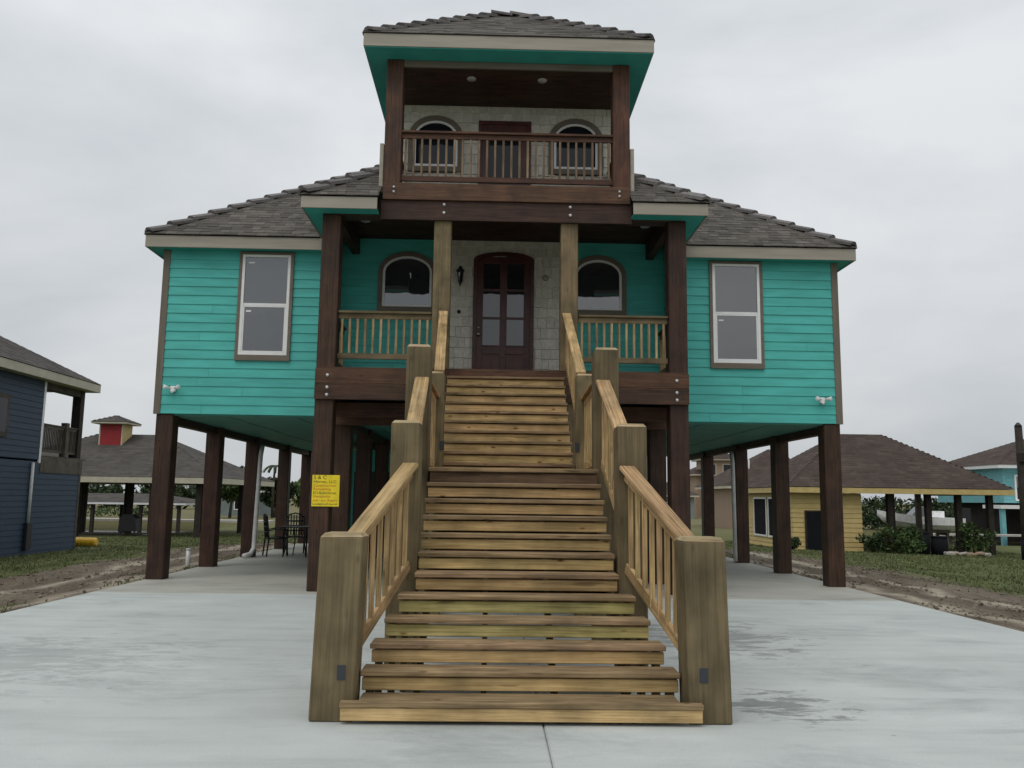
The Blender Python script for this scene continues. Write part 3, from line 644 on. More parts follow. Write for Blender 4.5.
# tower roof
TX0, TX1, TY0, TY1, TZ = HX+.02-2.40, HX+.02+2.40, 13.16, 17.45+1.5, 9.05
TY1 = TY0+4.8-.56
rf, e_, f_ = hiproof(house, 'shingle', TX0-.01, TX1+.01, TY0-.02, TY1, TZ, S, exp=.14, seed=11)
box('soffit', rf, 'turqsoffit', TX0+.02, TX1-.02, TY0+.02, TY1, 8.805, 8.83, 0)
box('fascia', rf, 'fascia', TX0, TX1, TY0, TY0+.025, 8.82, 9.04); 
for xx in (TX0, TX1): box('fascia', rf, 'fascia', *((xx, xx+.025) if xx < 0 else (xx-.025, xx)), TY0+.026, TY1, 8.82, 9.04)
caps(rf, (TX0+.06, TY0+.05, TZ+.03), e_, S, 9); caps(rf, (TX1-.06, TY0+.05, TZ+.03), f_ if f_.x > e_.x else e_, S, 8)
caps(rf, (e_.x-.05, e_.y, e_.z), (f_.x+.1, e_.y, e_.z), S, 2)
# main roof: front plane with the porch and tower cut out
EX0, EX1, EY0, EY1, EZ = HX-6.44, HX+6.44, 14.84, 27.45, 6.075
PX, PYE, PZ = 3.32, 13.19, 6.27
def valley(x): return EY0+(PZ-EZ)/S+(PX-abs(x-HX)) 
ap = (EY1-EY0)/2; AZ = EZ+S*ap
A1, A2 = (EX0+ap, EY0+ap, AZ), (EX1-ap, EY0+ap, AZ)
zf = lambda y: EZ+S*(y-EY0)
vsm, fsm = [], []
def poly(pts): k = len(vsm); vsm.extend(pts); fsm.append(tuple(range(k, k+len(pts))))
xl, xr, xt = HX-PX, HX+PX, 2.05
yv0, yv1 = valley(xl), valley(HX-xt); YB = 18.6
poly([(EX0, EY0, EZ), (xl, EY0, EZ), (xl, yv0, zf(yv0)), (HX-xt, yv1, zf(yv1)), (HX-xt, YB, zf(YB)), (HX+xt, YB, zf(YB)), (HX+xt, yv1, zf(yv1)), (xr, yv0, zf(yv0)), (xr, EY0, EZ), (EX1, EY0, EZ), A2, A1])
poly([(EX0, EY0, EZ), A1, (EX0, EY1, EZ)]); poly([(EX1, EY0, EZ), (EX1, EY1, EZ), A2]); poly([(EX0, EY1, EZ), A1, A2, (EX1, EY1, EZ)])
mrf = mesh('roof', house, 'shingle', vsm, fsm)
W = EX1-EX0; D = EY1-EY0
def keepf(c):
    x = abs(c.x-HX)
    if x < PX and c.y < valley(c.x)-.05: return False
    return not (x < xt and c.y < YB-.1)
shingles('shingles', mrf, 'shingle', (EX0, EY0, EZ), (1, 0, 0), (0, 1, S), ap*SL, lambda v: (v/SL, W-v/SL), keepf, .14, 21)
shingles('shingles', mrf, 'shingle', (EX0, EY0, EZ), (0, 1, 0), (1, 0, S), ap*SL, lambda v: (v/SL, D-v/SL), None, .14, 22)
shingles('shingles', mrf, 'shingle', (EX1, EY0, EZ), (0, 1, 0), (-1, 0, S), ap*SL, lambda v: (v/SL, D-v/SL), None, .14, 23)
caps(mrf, (EX0+.06, EY0+.06, EZ+.045), A1, S, 23); caps(mrf, (EX1-.06, EY0+.06, EZ+.045), A2, S, 23)
for sgn in (-1, 1):
    ax, bx = (EX0, xl+.2) if sgn < 0 else (xr-.2, EX1)
    box('fascia', mrf, 'fascia', ax+.03, bx-.03 if sgn < 0 else bx-.03, EY0+.03, EY0+.055, 5.845, 6.062)
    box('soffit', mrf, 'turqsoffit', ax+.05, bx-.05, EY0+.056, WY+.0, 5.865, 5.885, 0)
    xx = EX0 if sgn < 0 else EX1
    box('fascia', mrf, 'fascia', *((xx+.03, xx+.055) if sgn < 0 else (xx-.055, xx-.03)), EY0+.056, EY1-.03, 5.845, 6.062)
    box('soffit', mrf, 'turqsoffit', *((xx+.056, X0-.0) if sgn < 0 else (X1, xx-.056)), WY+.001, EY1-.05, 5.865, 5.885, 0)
    # porch roof half
    c0 = (HX+sgn*PX, PYE, PZ); t_ = PX-xt
    pts = [c0, (HX+sgn*xt, PYE, PZ), (HX+sgn*xt, PYE+t_, PZ+S*t_), (HX+sgn*xt, yv1, PZ+S*t_), (HX+sgn*PX, yv0, PZ)]
    pr = mesh('roof', house, 'shingle', pts, [(0, 1, 2), (0, 2, 3, 4)])
    if sgn < 0: shingles('shingles', pr, 'shingle', c0, (1, 0, 0), (0, 1, S), t_*SL, lambda v: (v/SL, t_), None, .14, 31)
    else: shingles('shingles', pr, 'shingle', (HX+xt, PYE, PZ), (1, 0, 0), (0, 1, S), t_*SL, lambda v: (0, t_-v/SL), None, .14, 32)
    shingles('shingles', pr, 'shingle', c0, (0, 1, 0), (-sgn, 0, S), t_*SL, lambda v: (v/SL, yv0-PYE+v/SL), None, .14, 33)
    caps(pr, (c0[0]-sgn*.05, c0[1]+.05, c0[2]+.038), (HX+sgn*xt, PYE+t_, PZ+S*t_), S, 4)
    box('fascia', pr, 'fascia', *sorted((HX+sgn*(PX-.03), HX+sgn*(xt+.02))), PYE+.03, PYE+.055, 6.06, 6.255)
    box('fascia', pr, 'fascia', *sorted((HX+sgn*(PX-.03), HX+sgn*(PX-.055))), PYE+.056, 15.1, 6.06, 6.255)
    box('soffit', pr, 'turqsoffit', *sorted((HX+sgn*(PX-.057), HX+sgn*(xt+.03))), PYE+.057, 13.54, 6.075, 6.095, 0)
    box('soffit', pr, 'turqsoffit', *sorted((HX+sgn*(PX-.057), HX+sgn*3.0)), 13.541, 15.12, 6.075, 6.095, 0)
    box('wall', house, 'turq', *sorted((HX+sgn*3.16, HX+sgn*2.96)), 13.86, 15.14, 6.1, 6.5, 0) if 0 else None
# drain pipes on the piles
tube('drain_pipe', house, 'pvc', [(HX-5.72, 20.78, 2.66), (HX-5.72, 20.66, 2.4), (HX-5.76, 20.64, .5), (HX-5.76, 20.62, .22), (HX-5.80, 20.5, .09), (HX-5.9, 20.3, .06)], .055, 12)
tube('drain_pipe', house, 'pvc', [(HX+5.72, 20.78, 2.66), (HX+5.72, 20.68, 2.4), (HX+5.74, 20.67, .05)], .05, 12)
# storage room under the house
sr = box('storage_room', house, 'turq', HX-4.2, HX+2.6, 22.2, 26.0, .0, 2.65, 0)
siding(sr, 'turq', (HX-4.2, 22.2), (HX+2.6, 22.2), 0.02, 2.6)
box('storage_door', house, 'blackplastic', HX-3.7, HX-2.75, 22.14, 22.17, .05, 2.1)
exec_after = []

# ---------------------------------------------------------------- the wooden staircase
stair = thing('wooden_staircase', (0.02, 5.9, 0), 'straight new pine staircase with heavy square posts climbing to the front door', 'staircase')
AX = .02; RISE, RUN, SY = .147, .215, 5.655
post_half = {}
def tread(x0, x1, y0, z, deep=.235, m='tread', split=True):
    # two boards per tread
    w1 = .135; box('tread', stair, m, x0, x1, y0, y0+w1, z-.038, z, .006)
    box('tread', stair, m, x0, x1, y0+w1+.006, y0+deep, z-.038, z+random.uniform(-.002, .002), .006)
def riser(x0, x1, y, z, m='pine', h=.086): box('riser', stair, m, x0, x1, y, y+.036, z-.038-.011-h, z-.038-.011, .005)
ends = {1: (-1.168, 1.225), 2: (-1.076, 1.13), 3: (-1.045, 1.075), 4: (-.975, 1.005), 5: (-.905, .935)}
LN = 12
for i in range(1, LN+1):
    y = SY+RUN*i; z = RISE*i; a, b = ends.get(i, (-.80, .835))
    if i == 1:
        box('tread', stair, 'tread', a, b, y-.075, y-.012, z-.038, z, .006); box('tread', stair, 'tread', -1.055, 1.085, y-.008, y+.21, z-.038, z, .006)
        riser(a+.005, b-.005, y-.062, z+.012, h=.085)
    elif i < LN:
        tread(a, b, y-.03, z); riser(a+.01, b-.01, y, z, 'greenpine' if i in (4, 5) else 'pine')
    else:
        riser(a+.01, b-.01, y, z, 'brownboard', .1)
LY, LZ = SY+RUN*LN, RISE*LN
yy = LY-.03; k = 0
while yy < 11.2: box('landing_board', stair, 'tread', -.80 if yy < LY+.2 else -1.1, .835 if yy < LY+.2 else 1.13, yy, yy+.135, LZ-.038, LZ, .006); yy += .141
URISE, UN = (3.525-LZ)/11, 11; URUN = .24; UY = 13.475-URUN*10
for i in range(1, UN):
    y = UY+URUN*(i-1)-.02; z = LZ+URISE*i; hw = .87+.06*i/UN
    tread(AX-.02-hw, AX-.02+hw, y-.03, z, .262, 'tread'); riser(AX-.02-hw+.01, AX-.02+hw-.01, y, z, 'pine', .1)
riser(AX-.93, AX+.91, 13.44, 3.50, 'stain2', .08)
# stringers under the treads
for xx in (-.72, -.25, .25, .76):
    prism('stringer', stair, 'post', [(SY+RUN+.02, .0), (SY+RUN+.3, 0), (LY+.3, LZ-.42), (LY+.3, LZ-.2), (LY+.12, LZ-.2), (SY+RUN+.09, .0)], 'x', xx, xx+.038)
    prism('stringer', stair, 'post', [(UY+.1, LZ-.1), (UY+.1, LZ+.0), (13.43, 3.22), (13.43, 2.85), (UY+.5, LZ-.1)], 'x', xx, xx+.038)
board('gap_shade_sheet', stair, 'darkwood', (AX, SY+RUN*6+.1, RISE*5-.12), (AX, LY+.14, LZ-.22), 1.5, .012)  # added dark sheet, stands in for shade behind the step gaps
board('gap_shade_sheet', stair, 'darkwood', (AX, UY+.1, LZ-.12), (AX, 13.44, 3.25), 1.6, .012)  # upper flight: another added dark sheet in place of shade
# little blocks at the ends of the flared bottom steps
for i in (2, 3, 4, 5):
    a, b = ends[i]; y = SY+RUN*i; z = RISE*i
    for xx in (a+.03, b-.07): box('support', stair, 'post', xx, xx+.04, y+.04, y+.19, 0.001, z-.04)
# landing frame and posts below it
box('landing_beam', stair, 'post', -1.0, 1.04, 10.95, 11.1, LZ-.24, LZ-.042); box('landing_beam', stair, 'post', -1.0, 1.04, LY+.32, LY+.36, LZ-.24, LZ-.042)
def spost(x, y, z1, s, z0=0.0, m='post', lean=0.0):
    p = board('post', stair, m, (x-lean, y, z0), (x+lean, y, z1-.026), s, s, (0, 1, 0), .008)
    h = s/2-.003; q = h-.022; X = x+lean; zb = z1-.026   # freshly cut, chamfered top
    vs = [(X-h, y-h, zb), (X+h, y-h, zb), (X+h, y+h, zb), (X-h, y+h, zb), (X-q, y-q, z1), (X+q, y-q, z1), (X+q, y+q, z1), (X-q, y+q, z1)]
    mesh('cut_top', p, 'fresh', vs, [(0, 1, 5, 4), (1, 2, 6, 5), (2, 3, 7, 6), (3, 0, 4, 7), (4, 5, 6, 7)], (X, y, zb))
    return p
A = [(-1.222, 6.018), (1.277, 6.018)]; B = [(-.92, 7.225), (.977, 7.225)]; C = [(-.949, 8.57), (.943, 8.57)]; Dp = [(-.95, 11.12), (1.01, 11.12)]
for (x, y) in A: spost(x, y, 1.228, .29, lean=.014*(1 if x < 0 else -1))
for (x, y) in B: spost(x, y, 2.115, .245)
for (x, y) in C: spost(x, y, 3.005, .245)
for (x, y) in Dp: spost(x, y, 3.11, .235)
tube('joist_hanger', stair, 'blackplastic', [(-.845, 10.99, 2.13), (-.845, 10.97, 2.13)], .03, 4) if 0 else None
for s, x in ((-1, -1.175), (1, 1.245)): box('metal_bracket', stair, 'blackplastic', x-.028, x+.028, 5.868, 5.874, .27, .365, .001)
for x in (-.845, .905): box('metal_bracket', stair, 'blackplastic', x-.03, x+.03, 10.995, 11.001, 2.08, 2.2, .001)
def sloped_rail(p, q, drop, nb, wt=.14):
    p, q = Vector(p), Vector(q); d = q-p; X = d.normalized()
    board('handrail', stair, 'rail', p, q, wt, .04, (0, 0, 1), .008)
    off = Vector((0, 0, -.068)); board('rail_board', stair, 'rail', p+off, q+off, .038, .088, (0, 0, 1), .005)
    lo = Vector((0, 0, -drop)); board('bottom_rail', stair, 'rail', p+lo, q+lo, .038, .09, (0, 0, 1), .005)
    for k in range(nb):
        c = p+d*((k+.6)/(nb+.2)); board('baluster', stair, 'baluster' if 0 else 'rail', c+Vector((0, 0, -drop-.02)), c+Vector((0, 0, -.05)), .04, .036, (1, 0, 0), .003)
for k in (0, 1):
    s = -1 if k == 0 else 1
    a, b, c, d = A[k], B[k], C[k], Dp[k]
    sloped_rail((a[0]-s*.055, 6.165, 1.195), (b[0]-s*.05, 7.10, 1.745), .82, 8)
    sloped_rail((b[0]-s*.035, 7.35, 2.03), (c[0]-s*.04, 8.447, 2.655), .82, 9)
    sloped_rail((c[0], 8.694, 2.78), (d[0], 11.0, 2.78), .88, 17, .12)
    sloped_rail((d[0]-s*.035, 11.24, 3.15), (HX+s*1.0+.02, 13.54, 4.46), .80, 15)

# ---------------------------------------------------------------- builder's sign on the porch column
sign = thing('builder_sign', (-2.74, 13.54, 1.6), 'small yellow notice board with dark lettering fixed to porch pile', 'sign')
box('panel', sign, 'signyellow', -3.015, -2.585, 13.528, 13.546, 1.31, 1.80, .002)
def text(parent, s, x, z, h, m, y, maxw=None):
    cu = bpy.data.curves.new('lettering', 'FONT'); cu.body = s; cu.size = h/.72; ob = bpy.data.objects.new('tmp', cu); col.objects.link(ob)
    dg = bpy.context.evaluated_depsgraph_get(); dg.update(); me = bpy.data.meshes.new_from_object(ob.evaluated_get(dg)); bpy.data.objects.remove(ob)
    xs = [v.co.x for v in me.vertices]; sc = min(1.15, maxw/(max(xs)-min(xs))) if maxw else 1
    me.materials.clear(); me.materials.append(M[m])
    mtx = Matrix.Translation((x, y, z)) @ Matrix.Rotation(math.pi/2, 4, 'X') @ Matrix.Diagonal((sc, 1, 1, 1))
    me.name = 'lettering'; return reg(bpy.data.objects.new('lettering', me), parent, mtx)
for s, z, h, m, mw in (('S & C', 1.735, .06, 'signblack', .2), ('Homes, LLC', 1.677, .044, 'signblack', .38), ('Construction', 1.617, .044, 'signred', .35), ('Remodeling', 1.562, .042, 'signred', .27), ('832-Build-Homes', 1.502, .044, 'signblack', .36), ('Elevations', 1.447, .042, 'signred', .3), ('Add - ons  Repairs', 1.387, .04, 'signred', .38), ('Licensed and insured', 1.332, .036, 'signblack', .38)):
    text(sign, s, -2.995, z, h, m, 13.5265, mw)

# ---------------------------------------------------------------- patio set under the house
def iron_chair(loc, rz, label):
    t = thing('patio_chair', loc, label, 'chair', 'black iron patio chairs under the house')
    Mx = Matrix.Translation(loc) @ Matrix.Rotation(rz, 4, 'Z'); P = lambda x, y, z: Mx @ Vector((x, y, z))
    def tb(n, pts, r=.012): return tube(n, t, 'black', [P(*p) for p in pts], r*1.6, 6)
    for sx in (-.24, .24):
        tb('leg', [(sx, -.24, 0), (sx, -.22, .43)]); tb('leg', [(sx, .26, 0), (sx, .22, .43), (sx*.95, .28, .95)])
        tb('arm', [(sx, .24, .62), (sx, 0, .66), (sx, -.22, .62), (sx, -.23, .43)])
    tb('seat_frame', [(-.24, -.22, .43), (.24, -.22, .43), (.24, .22, .43), (-.24, .22, .43), (-.24, -.22, .43)])
    for k in range(7): x = -.2+k*.4/6; tb('seat_slat', [(x, -.22, .44), (x, .22, .43)], .011)
    tb('back_frame', [(-.23, .28, .9), (-.12, .295, .99), (0, .3, 1.02), (.12, .295, .99), (.23, .28, .9)])
    for k in range(6): x = -.17+k*.34/5; tb('back_slat', [(x, .225, .46), (x, .28, .97)], .01)
    for z in (.58, .7, .82): tb('back_bar', [(-.23, .235+.06*(z-.45)*2, z), (.23, .235+.06*(z-.45)*2, z)], .01)
    return t
iron_chair((-5.45, 21.3, .002), R(115), 'black iron patio chair nearest the white drain pipe')
iron_chair((-5.15, 22.1, .002), R(20), 'black iron patio chair standing behind the patio table')
iron_chair((-4.25, 21.3, .002), R(-95), 'black iron patio chair on the far right of the patio table')
tb_ = thing('patio_table', (-4.85, 21.2, .002), 'round black iron patio table between chairs under the house', 'table')
tube('tabletop', tb_, 'black', [(-4.85, 21.2, .70), (-4.85, 21.2, .725)], .5, 24, False)
for k in range(4): a = k*math.pi/2+.6; tube('leg', tb_, 'black', [(-4.85+.42*math.cos(a), 21.2+.42*math.sin(a), 0.002), (-4.85+.3*math.cos(a), 21.2+.3*math.sin(a), .35), (-4.85+.4*math.cos(a), 21.2+.4*math.sin(a), .7)], .015, 6)
bn = thing('waste_bin', (-4.6, 22.9, .002), 'dark tall wheeled waste bin beside the patio set', 'bin')
prism('body', bn, 'blackplastic', [(-4.85, .06), (-4.35, .06), (-4.3, .98), (-4.9, .98)], 'y', 22.65, 23.2); box('lid', bn, 'blackplastic', -4.93, -4.27, 22.6, 23.25, .98, 1.04, .02)
for x in (-4.8, -4.4): tube('wheel', bn, 'black', [(x-.03, 23.16, .1), (x+.03, 23.16, .1)], .098, 14, False)
sp = thing('stand_pipe', (-6.75, 18.95, ground_z(-6.75, 18.95)), 'short white plastic stand pipe in dirt beside the slab', 'pipe')
tube('pipe', sp, 'pvc', [(-6.75, 18.95, -.2), (-6.75, 18.95, .28)], .05, 12); tube('pipe_cap', sp, 'pvc', [(-6.75, 18.95, .27), (-6.75, 18.95, .30)], .058, 12)

# ---------------------------------------------------------------- neighbouring buildings
def gz(x, y): return ground_z(x, y)
# slate-blue house on the left
BX, BY1 = -14.9, 30.9; BZ = gz(BX+1, BY1)-.1
bh = thing('blue_house', (BX-4, 24, BZ), 'slate blue two storey house with covered corner balcony at left', 'house')
bw0 = box('wall', bh, 'blue', BX-9, BX-.001, 14, BY1, BZ, 2.45, 0); siding(bw0, 'blue', (BX, 14), (BX, BY1), BZ+.02, 2.43, .18)
BE = 28.1
bw1 = box('wall', bh, 'blue', BX-9, BX-.001, 14, BE, 2.5, 5.08, 0); siding(bw1, 'blue', (BX, 14), (BX, BE), 2.52, 5.08, .18)
siding(bw1, 'blue', (BX-.02, BE), (BX-9, BE), 2.52, 5.08, .18)
box('corner_board', bh, 'white', BX-.02, BX+.03, BE-.1, BE+.02, 2.40, 5.07)
box('corner_board', bh, 'greywood', BX-.02, BX+.03, BY1-.1, BY1+.02, BZ, 2.1)
box('band_board', bh, 'greywood', BX-9, BX+.04, BE+.02, BY1+.05, 2.1, 2.62)
bf = part('balcony_floor', bh)
for k in range(10): box('floor_board', bf, 'greywood', BX-9, BX+.02, BE+.05+k*.305, BE+.34+k*.305, 2.621, 2.66)
box('balcony_post', bh, 'darkwood', BX-.32, BX-.02, BY1-.3, BY1-.021, 2.66, 5.08)
rl = part('balcony_railing', bh); railing(rl, (BX-.1, BE+.1), (BX-.1, BY1-.3), 3.72, 2.78, 22, 'greywood', 'greywood')
box('rail_post', bh, 'greywood', BX-.2, BX+.0, 29.7, 29.9, 2.66, 3.85)
ring('window_frame', bh, 'greywood', rect(-1, 1, 0, 1), rect(-.9, .9, .1, .9), 0, .01) if 0 else None
wn = part('window', bh)
box('casing', wn, 'greywood', BX-.0, BX+.05, 24.95, 26.05, 3.1, 4.4); box('pane', wn, 'darkscreen', BX+.051, BX+.056, 25.1, 25.9, 3.25, 4.25, 0)
# hip roof seen from the side
brf, e_, f_ = hiproof(bh, 'shgrey', BX-9.6, BX+.42, 12, BY1+.25, 5.36, .55, exp=.2, seed=41, faces='r')
box('soffit', brf, 'cream', BX-9.5, BX+.35, 12.1, BY1+.18, 5.08, 5.12, 0); box('fascia', brf, 'cream', BX+.35, BX+.4, 12.05, BY1+.23, 5.07, 5.35); box('fascia', brf, 'cream', BX-9.5, BX+.349, BY1+.185, BY1+.23, 5.07, 5.35)
box('header', bh, 'greywood', BX-.3, BX-.04, BE, BY1-.02, 4.85, 5.079)
tube('down_pipe', bh, 'pvc', [(BX+.07, 27.6, 2.4), (BX+.07, 27.6, .45)], .05, 8)
box('hose_box', bh, 'black', BX+.03, BX+.14, 27.45, 27.75, -.35, .5)

# open pavilion with cupola, left
def open_pavilion(name, label, x0, x1, y0, y1, zg, ze, slope, m, posts, pm, fas, seed, rise=None, psize=.24):
    t = thing(name, ((x0+x1)/2, (y0+y1)/2, zg), label, 'pavilion')
    rf, e_, f_ = hiproof(t, m, x0, x1, y0, y1, ze+.3, slope, exp=.22, seed=seed, faces='flr', wmax=.5)
    box('ceiling', rf, 'darkwood', x0+.1, x1-.1, y0+.1, y1-.1, ze+.18, ze+.24, 0)
    for yy in (y0+.04, y1-.04): box('fascia', rf, fas, x0+.03, x1-.03, yy-.03, yy+.03, ze, ze+.29)
    for xx in (x0+.04, x1-.04): box('fascia', rf, fas, xx-.03, xx+.03, y0+.08, y1-.08, ze, ze+.29)
    for (px, py) in posts: box('post', t, pm, px-psize/2, px+psize/2, py-psize/2, py+psize/2, gz(px, py)-.1 if not canal(px, py) else -2.2, ze+.18, .01)
    return t, rf, e_, f_
LPY = 43.0
zl = -.75
posts = [(x, LPY+.5) for x in (-22.8, -20.9, -17.2, -14.9)]+[(x, LPY+3.2) for x in (-22.0, -19.4, -14.8)]+[(x, LPY+6.8) for x in (-23.5, -21.1, -18.6, -16.8, -14.6)]
lp, lrf, e_, f_ = open_pavilion('boat_pavilion', 'open sided pavilion with grey shingle roof and red cupola by the canal', -27.5, -13.6, LPY, LPY+10.4, zl, 1.98, .47, 'shgrey', posts, 'darkwood', 'cream', 51)
cx, cy = -20.95, LPY+4.4
cp = box('cupola', lrf, 'yellowwall', cx-.62, cx+.62, cy-.62, cy+.62, 3.6, 5.2, 0)
box('cupola_panel', lrf, 'red', cx-.56, cx+.56, cy-.645, cy-.621, 3.9, 5.17)
for s in (-1, 1): box('corner_trim', lrf, 'cream', cx+s*.6-.035, cx+s*.6+.035, cy-.65, cy-.622, 4.0, 5.19)
hiproof(lrf, 'shgrey', cx-1.0, cx+1.0, cy-1.0, cy+1.0, 5.31, .42, 'cupola_roof', exp=.2, seed=55); box('cupola_fascia', lrf, 'cream', cx-.96, cx+.96, cy-.96, cy+.96, 5.2, 5.305)
# yellow boat house, right
YX0, YX1, YY0, YY1 = 12.55, 22.6, 36.7, 44.6; yz = gz(14, 37)
yh = thing('yellow_boathouse', (14, 38, yz), 'yellow sided boathouse with brown hip roof and open post bays', 'boathouse')
wl = box('wall', yh, 'yellowwall', 12.98, 16.0, YY0+.5, YY1-.5, yz-.2, 1.88, 0)
siding(wl, 'yellowwall', (12.96, YY0+.5), (16.02, YY0+.5), yz-.05, 1.84, .2)
siding(wl, 'yellowwall', (12.97, YY1-.5), (12.97, YY0+.5), yz-.05, 1.84, .2)
dr = part('door', yh); box('leaf', dr, 'matdark', 13.55, 14.45, YY0+.44, YY0+.472, yz, 1.05); ring('frame', dr, 'darkwood', rect(13.48, 14.52, yz, 1.12), rect(13.551, 14.449, yz+.001, 1.049), YY0+.425, YY0+.474)
for (a, b) in ((38.4, 40.3), (40.7, 42.5)):
    wn = part('window', yh); box('pane', wn, 'matdark', 12.93, 12.945, a, b, -.1, 1.6, 0)
    for zz in ((-.18, -.101), (1.601, 1.68)): box('frame', wn, 'white', 12.90, 12.944, a-.08, b+.08, *zz)
    for yy in ((a-.08, a-.001), (b+.001, b+.08)): box('frame', wn, 'white', 12.90, 12.944, *yy, -.1, 1.6)
yrf, e_, f_ = hiproof(yh, 'shbrown', YX0, YX1, YY0, YY1, 2.14, .66, exp=.2, seed=61, faces='flr', wmax=.5)
box('ceiling', yrf, 'darkwood', YX0+.1, YX1-.1, YY0+.1, YY1-.1, 2.0, 2.06, 0)
box('fascia', yrf, 'yellowwall', YX0+.03, YX1-.03, YY0+.02, YY0+.07, 1.88, 2.12); box('fascia', yrf, 'yellowwall', YX0+.03, YX0+.08, YY0+.071, YY1-.03, 1.88, 2.12); box('fascia', yrf, 'yellowwall', YX1-.08, YX1-.03, YY0+.071, YY1-.03, 1.88, 2.12)
for (px, py) in [(x, YY0+.6) for x in (17.3, 19.0, 20.35, 21.75)]+[(x, YY1-.5) for x in (17.0, 18.6, 20.6, 22.0)]:
    box('post', yh, 'darkwood' if py < 40 else 'greywood', px-.12, px+.12, py-.12, py+.12, gz(px, py)-.2, 2.0, .01)
# far houses
def far_house(name, label, x0, x1, y0, y1, zb, ze, slope, wm, rm, wins, zlow=None, seed=71, fas='cream'):
    t = thing(name, ((x0+x1)/2, y0, zb), label, 'house')
    wl = box('wall', t, wm, x0, x1, y0, y1, zb-.3, ze, 0)
    rf, e_, f_ = hiproof(t, rm, x0-.6, x1+.6, y0-.6, y1+.6, ze+.25, slope, exp=.3, seed=seed, faces='flr', wmax=.6)
    box('fascia', rf, fas, x0-.55, x1+.55, y0-.55, y1+.55, ze, ze+.24, 0)
    for (a, b, c, d) in wins:
        w_ = part('window', t); ring('frame', w_, 'white', rect(a-.1, b+.1, c-.1, d+.1), rect(a, b, c, d), y0-.07, y0-.001); box('pane', w_, 'darkscreen', a, b, y0-.04, y0-.03, c, d, 0)
    return t, rf
zfar = -.8
th, trf = far_house('tan_house', 'three storey tan brick house with brown hip roof seen between right piles', 28.2, 40, 118, 128, zfar, 4.9, .5, 'tan', 'shbrown', [(29.3, 30.2, 1.9, 3.6), (31.6, 32.4, 1.9, 3.6), (29.3, 30.4, -.6, .9), (32.6, 33.6, 1.9, 3.8), (35.4, 36.4, 1.9, 3.6)])
t3 = box('tower', th, 'tan', 29.0, 33.6, 116.4, 121, zfar-.2, 7.0, 0)
hiproof(th, 'shbrown', 28.3, 34.3, 115.7, 121.7, 7.2, .45, exp=.3, seed=77); box('tower_fascia', th, 'cream', 28.4, 34.2, 115.8, 121.6, 6.98, 7.19)
for (a, b, c, d) in ((29.6, 30.5, 5.0, 6.4), (31.6, 32.6, 5.0, 6.4), (29.7, 30.6, 2.0, 3.6), (31.5, 32.4, 2.0, 3.6), (29.7, 30.6, -.7, .9), (31.3, 32.6, -.7, 1.1)):
    w_ = part('window', th); ring('frame', w_, 'cream', rect(a-.12, b+.12, c-.12, d+.12), rect(a, b, c, d), 116.32, 116.399); box('pane', w_, 'darkscreen', a, b, 116.35, 116.36, c, d, 0)
far_house('sage_house', 'small grey green house with dark roof far beyond the lawn', 20.6, 25.5, 108, 116, zfar, 1.9, .55, 'sagewall', 'shgrey', [(21.3, 22.3, -.2, 1.1), (23.4, 24.4, -.2, 1.1)], seed=81)
bh2, br2 = far_house('brown_roof_house', 'brown hip roofed house rising behind the yellow boathouse', 19.6, 29, 70, 80, zfar, 2.5, .62, 'tan', 'shbrown', [(20.5, 21.5, .2, 1.8)], seed=85)
tube('vent_pipe', br2, 'pvc', [(21.6, 71.8, 3.2), (21.6, 71.8, 5.0)], .07, 8)
far_house('field_house', 'low brown house with white eave beyond the lawn seen between left piles', -31, -25.3, 94, 104, zfar, 1.7, .5, 'sagewall', 'shbrown', [(-28, -27, -.1, 1.1)], seed=91, fas='white')
sh = thing('boat_shed', (-30, 66, -1.4), 'long low dark roofed boat shed with white eave across the canal', 'shed')
srf, e_, f_ = hiproof(sh, 'shgrey', -38, -22.5, 63.5, 69.5, .83, .2, exp=.3, seed=95, faces='flr', wmax=.6); box('fascia', srf, 'white', -37.9, -22.6, 63.55, 69.4, .64, .82)
for x in (-36.5, -33, -29.5, -26, -23.2):
    for yy in (64, 69): box('post', sh, 'darkwood', x-.12, x+.12, yy-.12, yy+.12, -2.4, .66, .01)
# aqua stilt house far right
AY = 60; ah = thing('aqua_house', (39, AY+4, zfar), 'aqua sided house with brown roof and white trim at far right', 'house')
ax0, ax1 = 36.2, 48
box('wall', ah, 'aqua', ax0, ax1, AY, AY+9, 1.6, 4.05, 0)
siding(ah.children[0], 'aqua', (ax0, AY), (ax1, AY), 1.62, 4.0, .22)
arf, e_, f_ = hiproof(ah, 'shbrown', ax0-.7, ax1+.7, AY-.7, AY+9.7, 4.3, .42, exp=.3, seed=99, faces='flr', wmax=.6); box('fascia', arf, 'white', ax0-.65, ax1+.65, AY-.65, AY+9.65, 4.05, 4.29)
wn = part('window', ah); ring('frame', wn, 'white', rect(37.0, 38.0, 1.75, 3.6), rect(37.12, 37.88, 1.87, 3.48), AY-.08, AY-.001); box('pane', wn, 'glass', 37.121, 37.879, AY-.05, AY-.04, 2.7, 3.479, 0); box('pane', wn, 'darkscreen', 37.121, 37.879, AY-.05, AY-.04, 1.871, 2.69, 0)
box('corner_board', ah, 'white', 39.3, 39.55, AY-.05, AY-.026, 1.6, 4.05)
dk = box('deck', ah, 'white', ax0-1.6, ax1, AY-2.2, AY-.03, 1.2, 1.45)
for x in (ax0-1.3, 37.6, 39.3, 41.5):
    box('post', ah, 'aqua' if x < 35 else 'darkwood', x-.14, x+.14, AY-2.0, AY-1.7, gz(x, AY-2)-.3 if not canal(x, AY-2) else -2.2, 1.2, .01)
box('lower_wall', ah, 'darkwood', 37.5, ax1, AY+2, AY+8, -1.2, 1.59, 0)
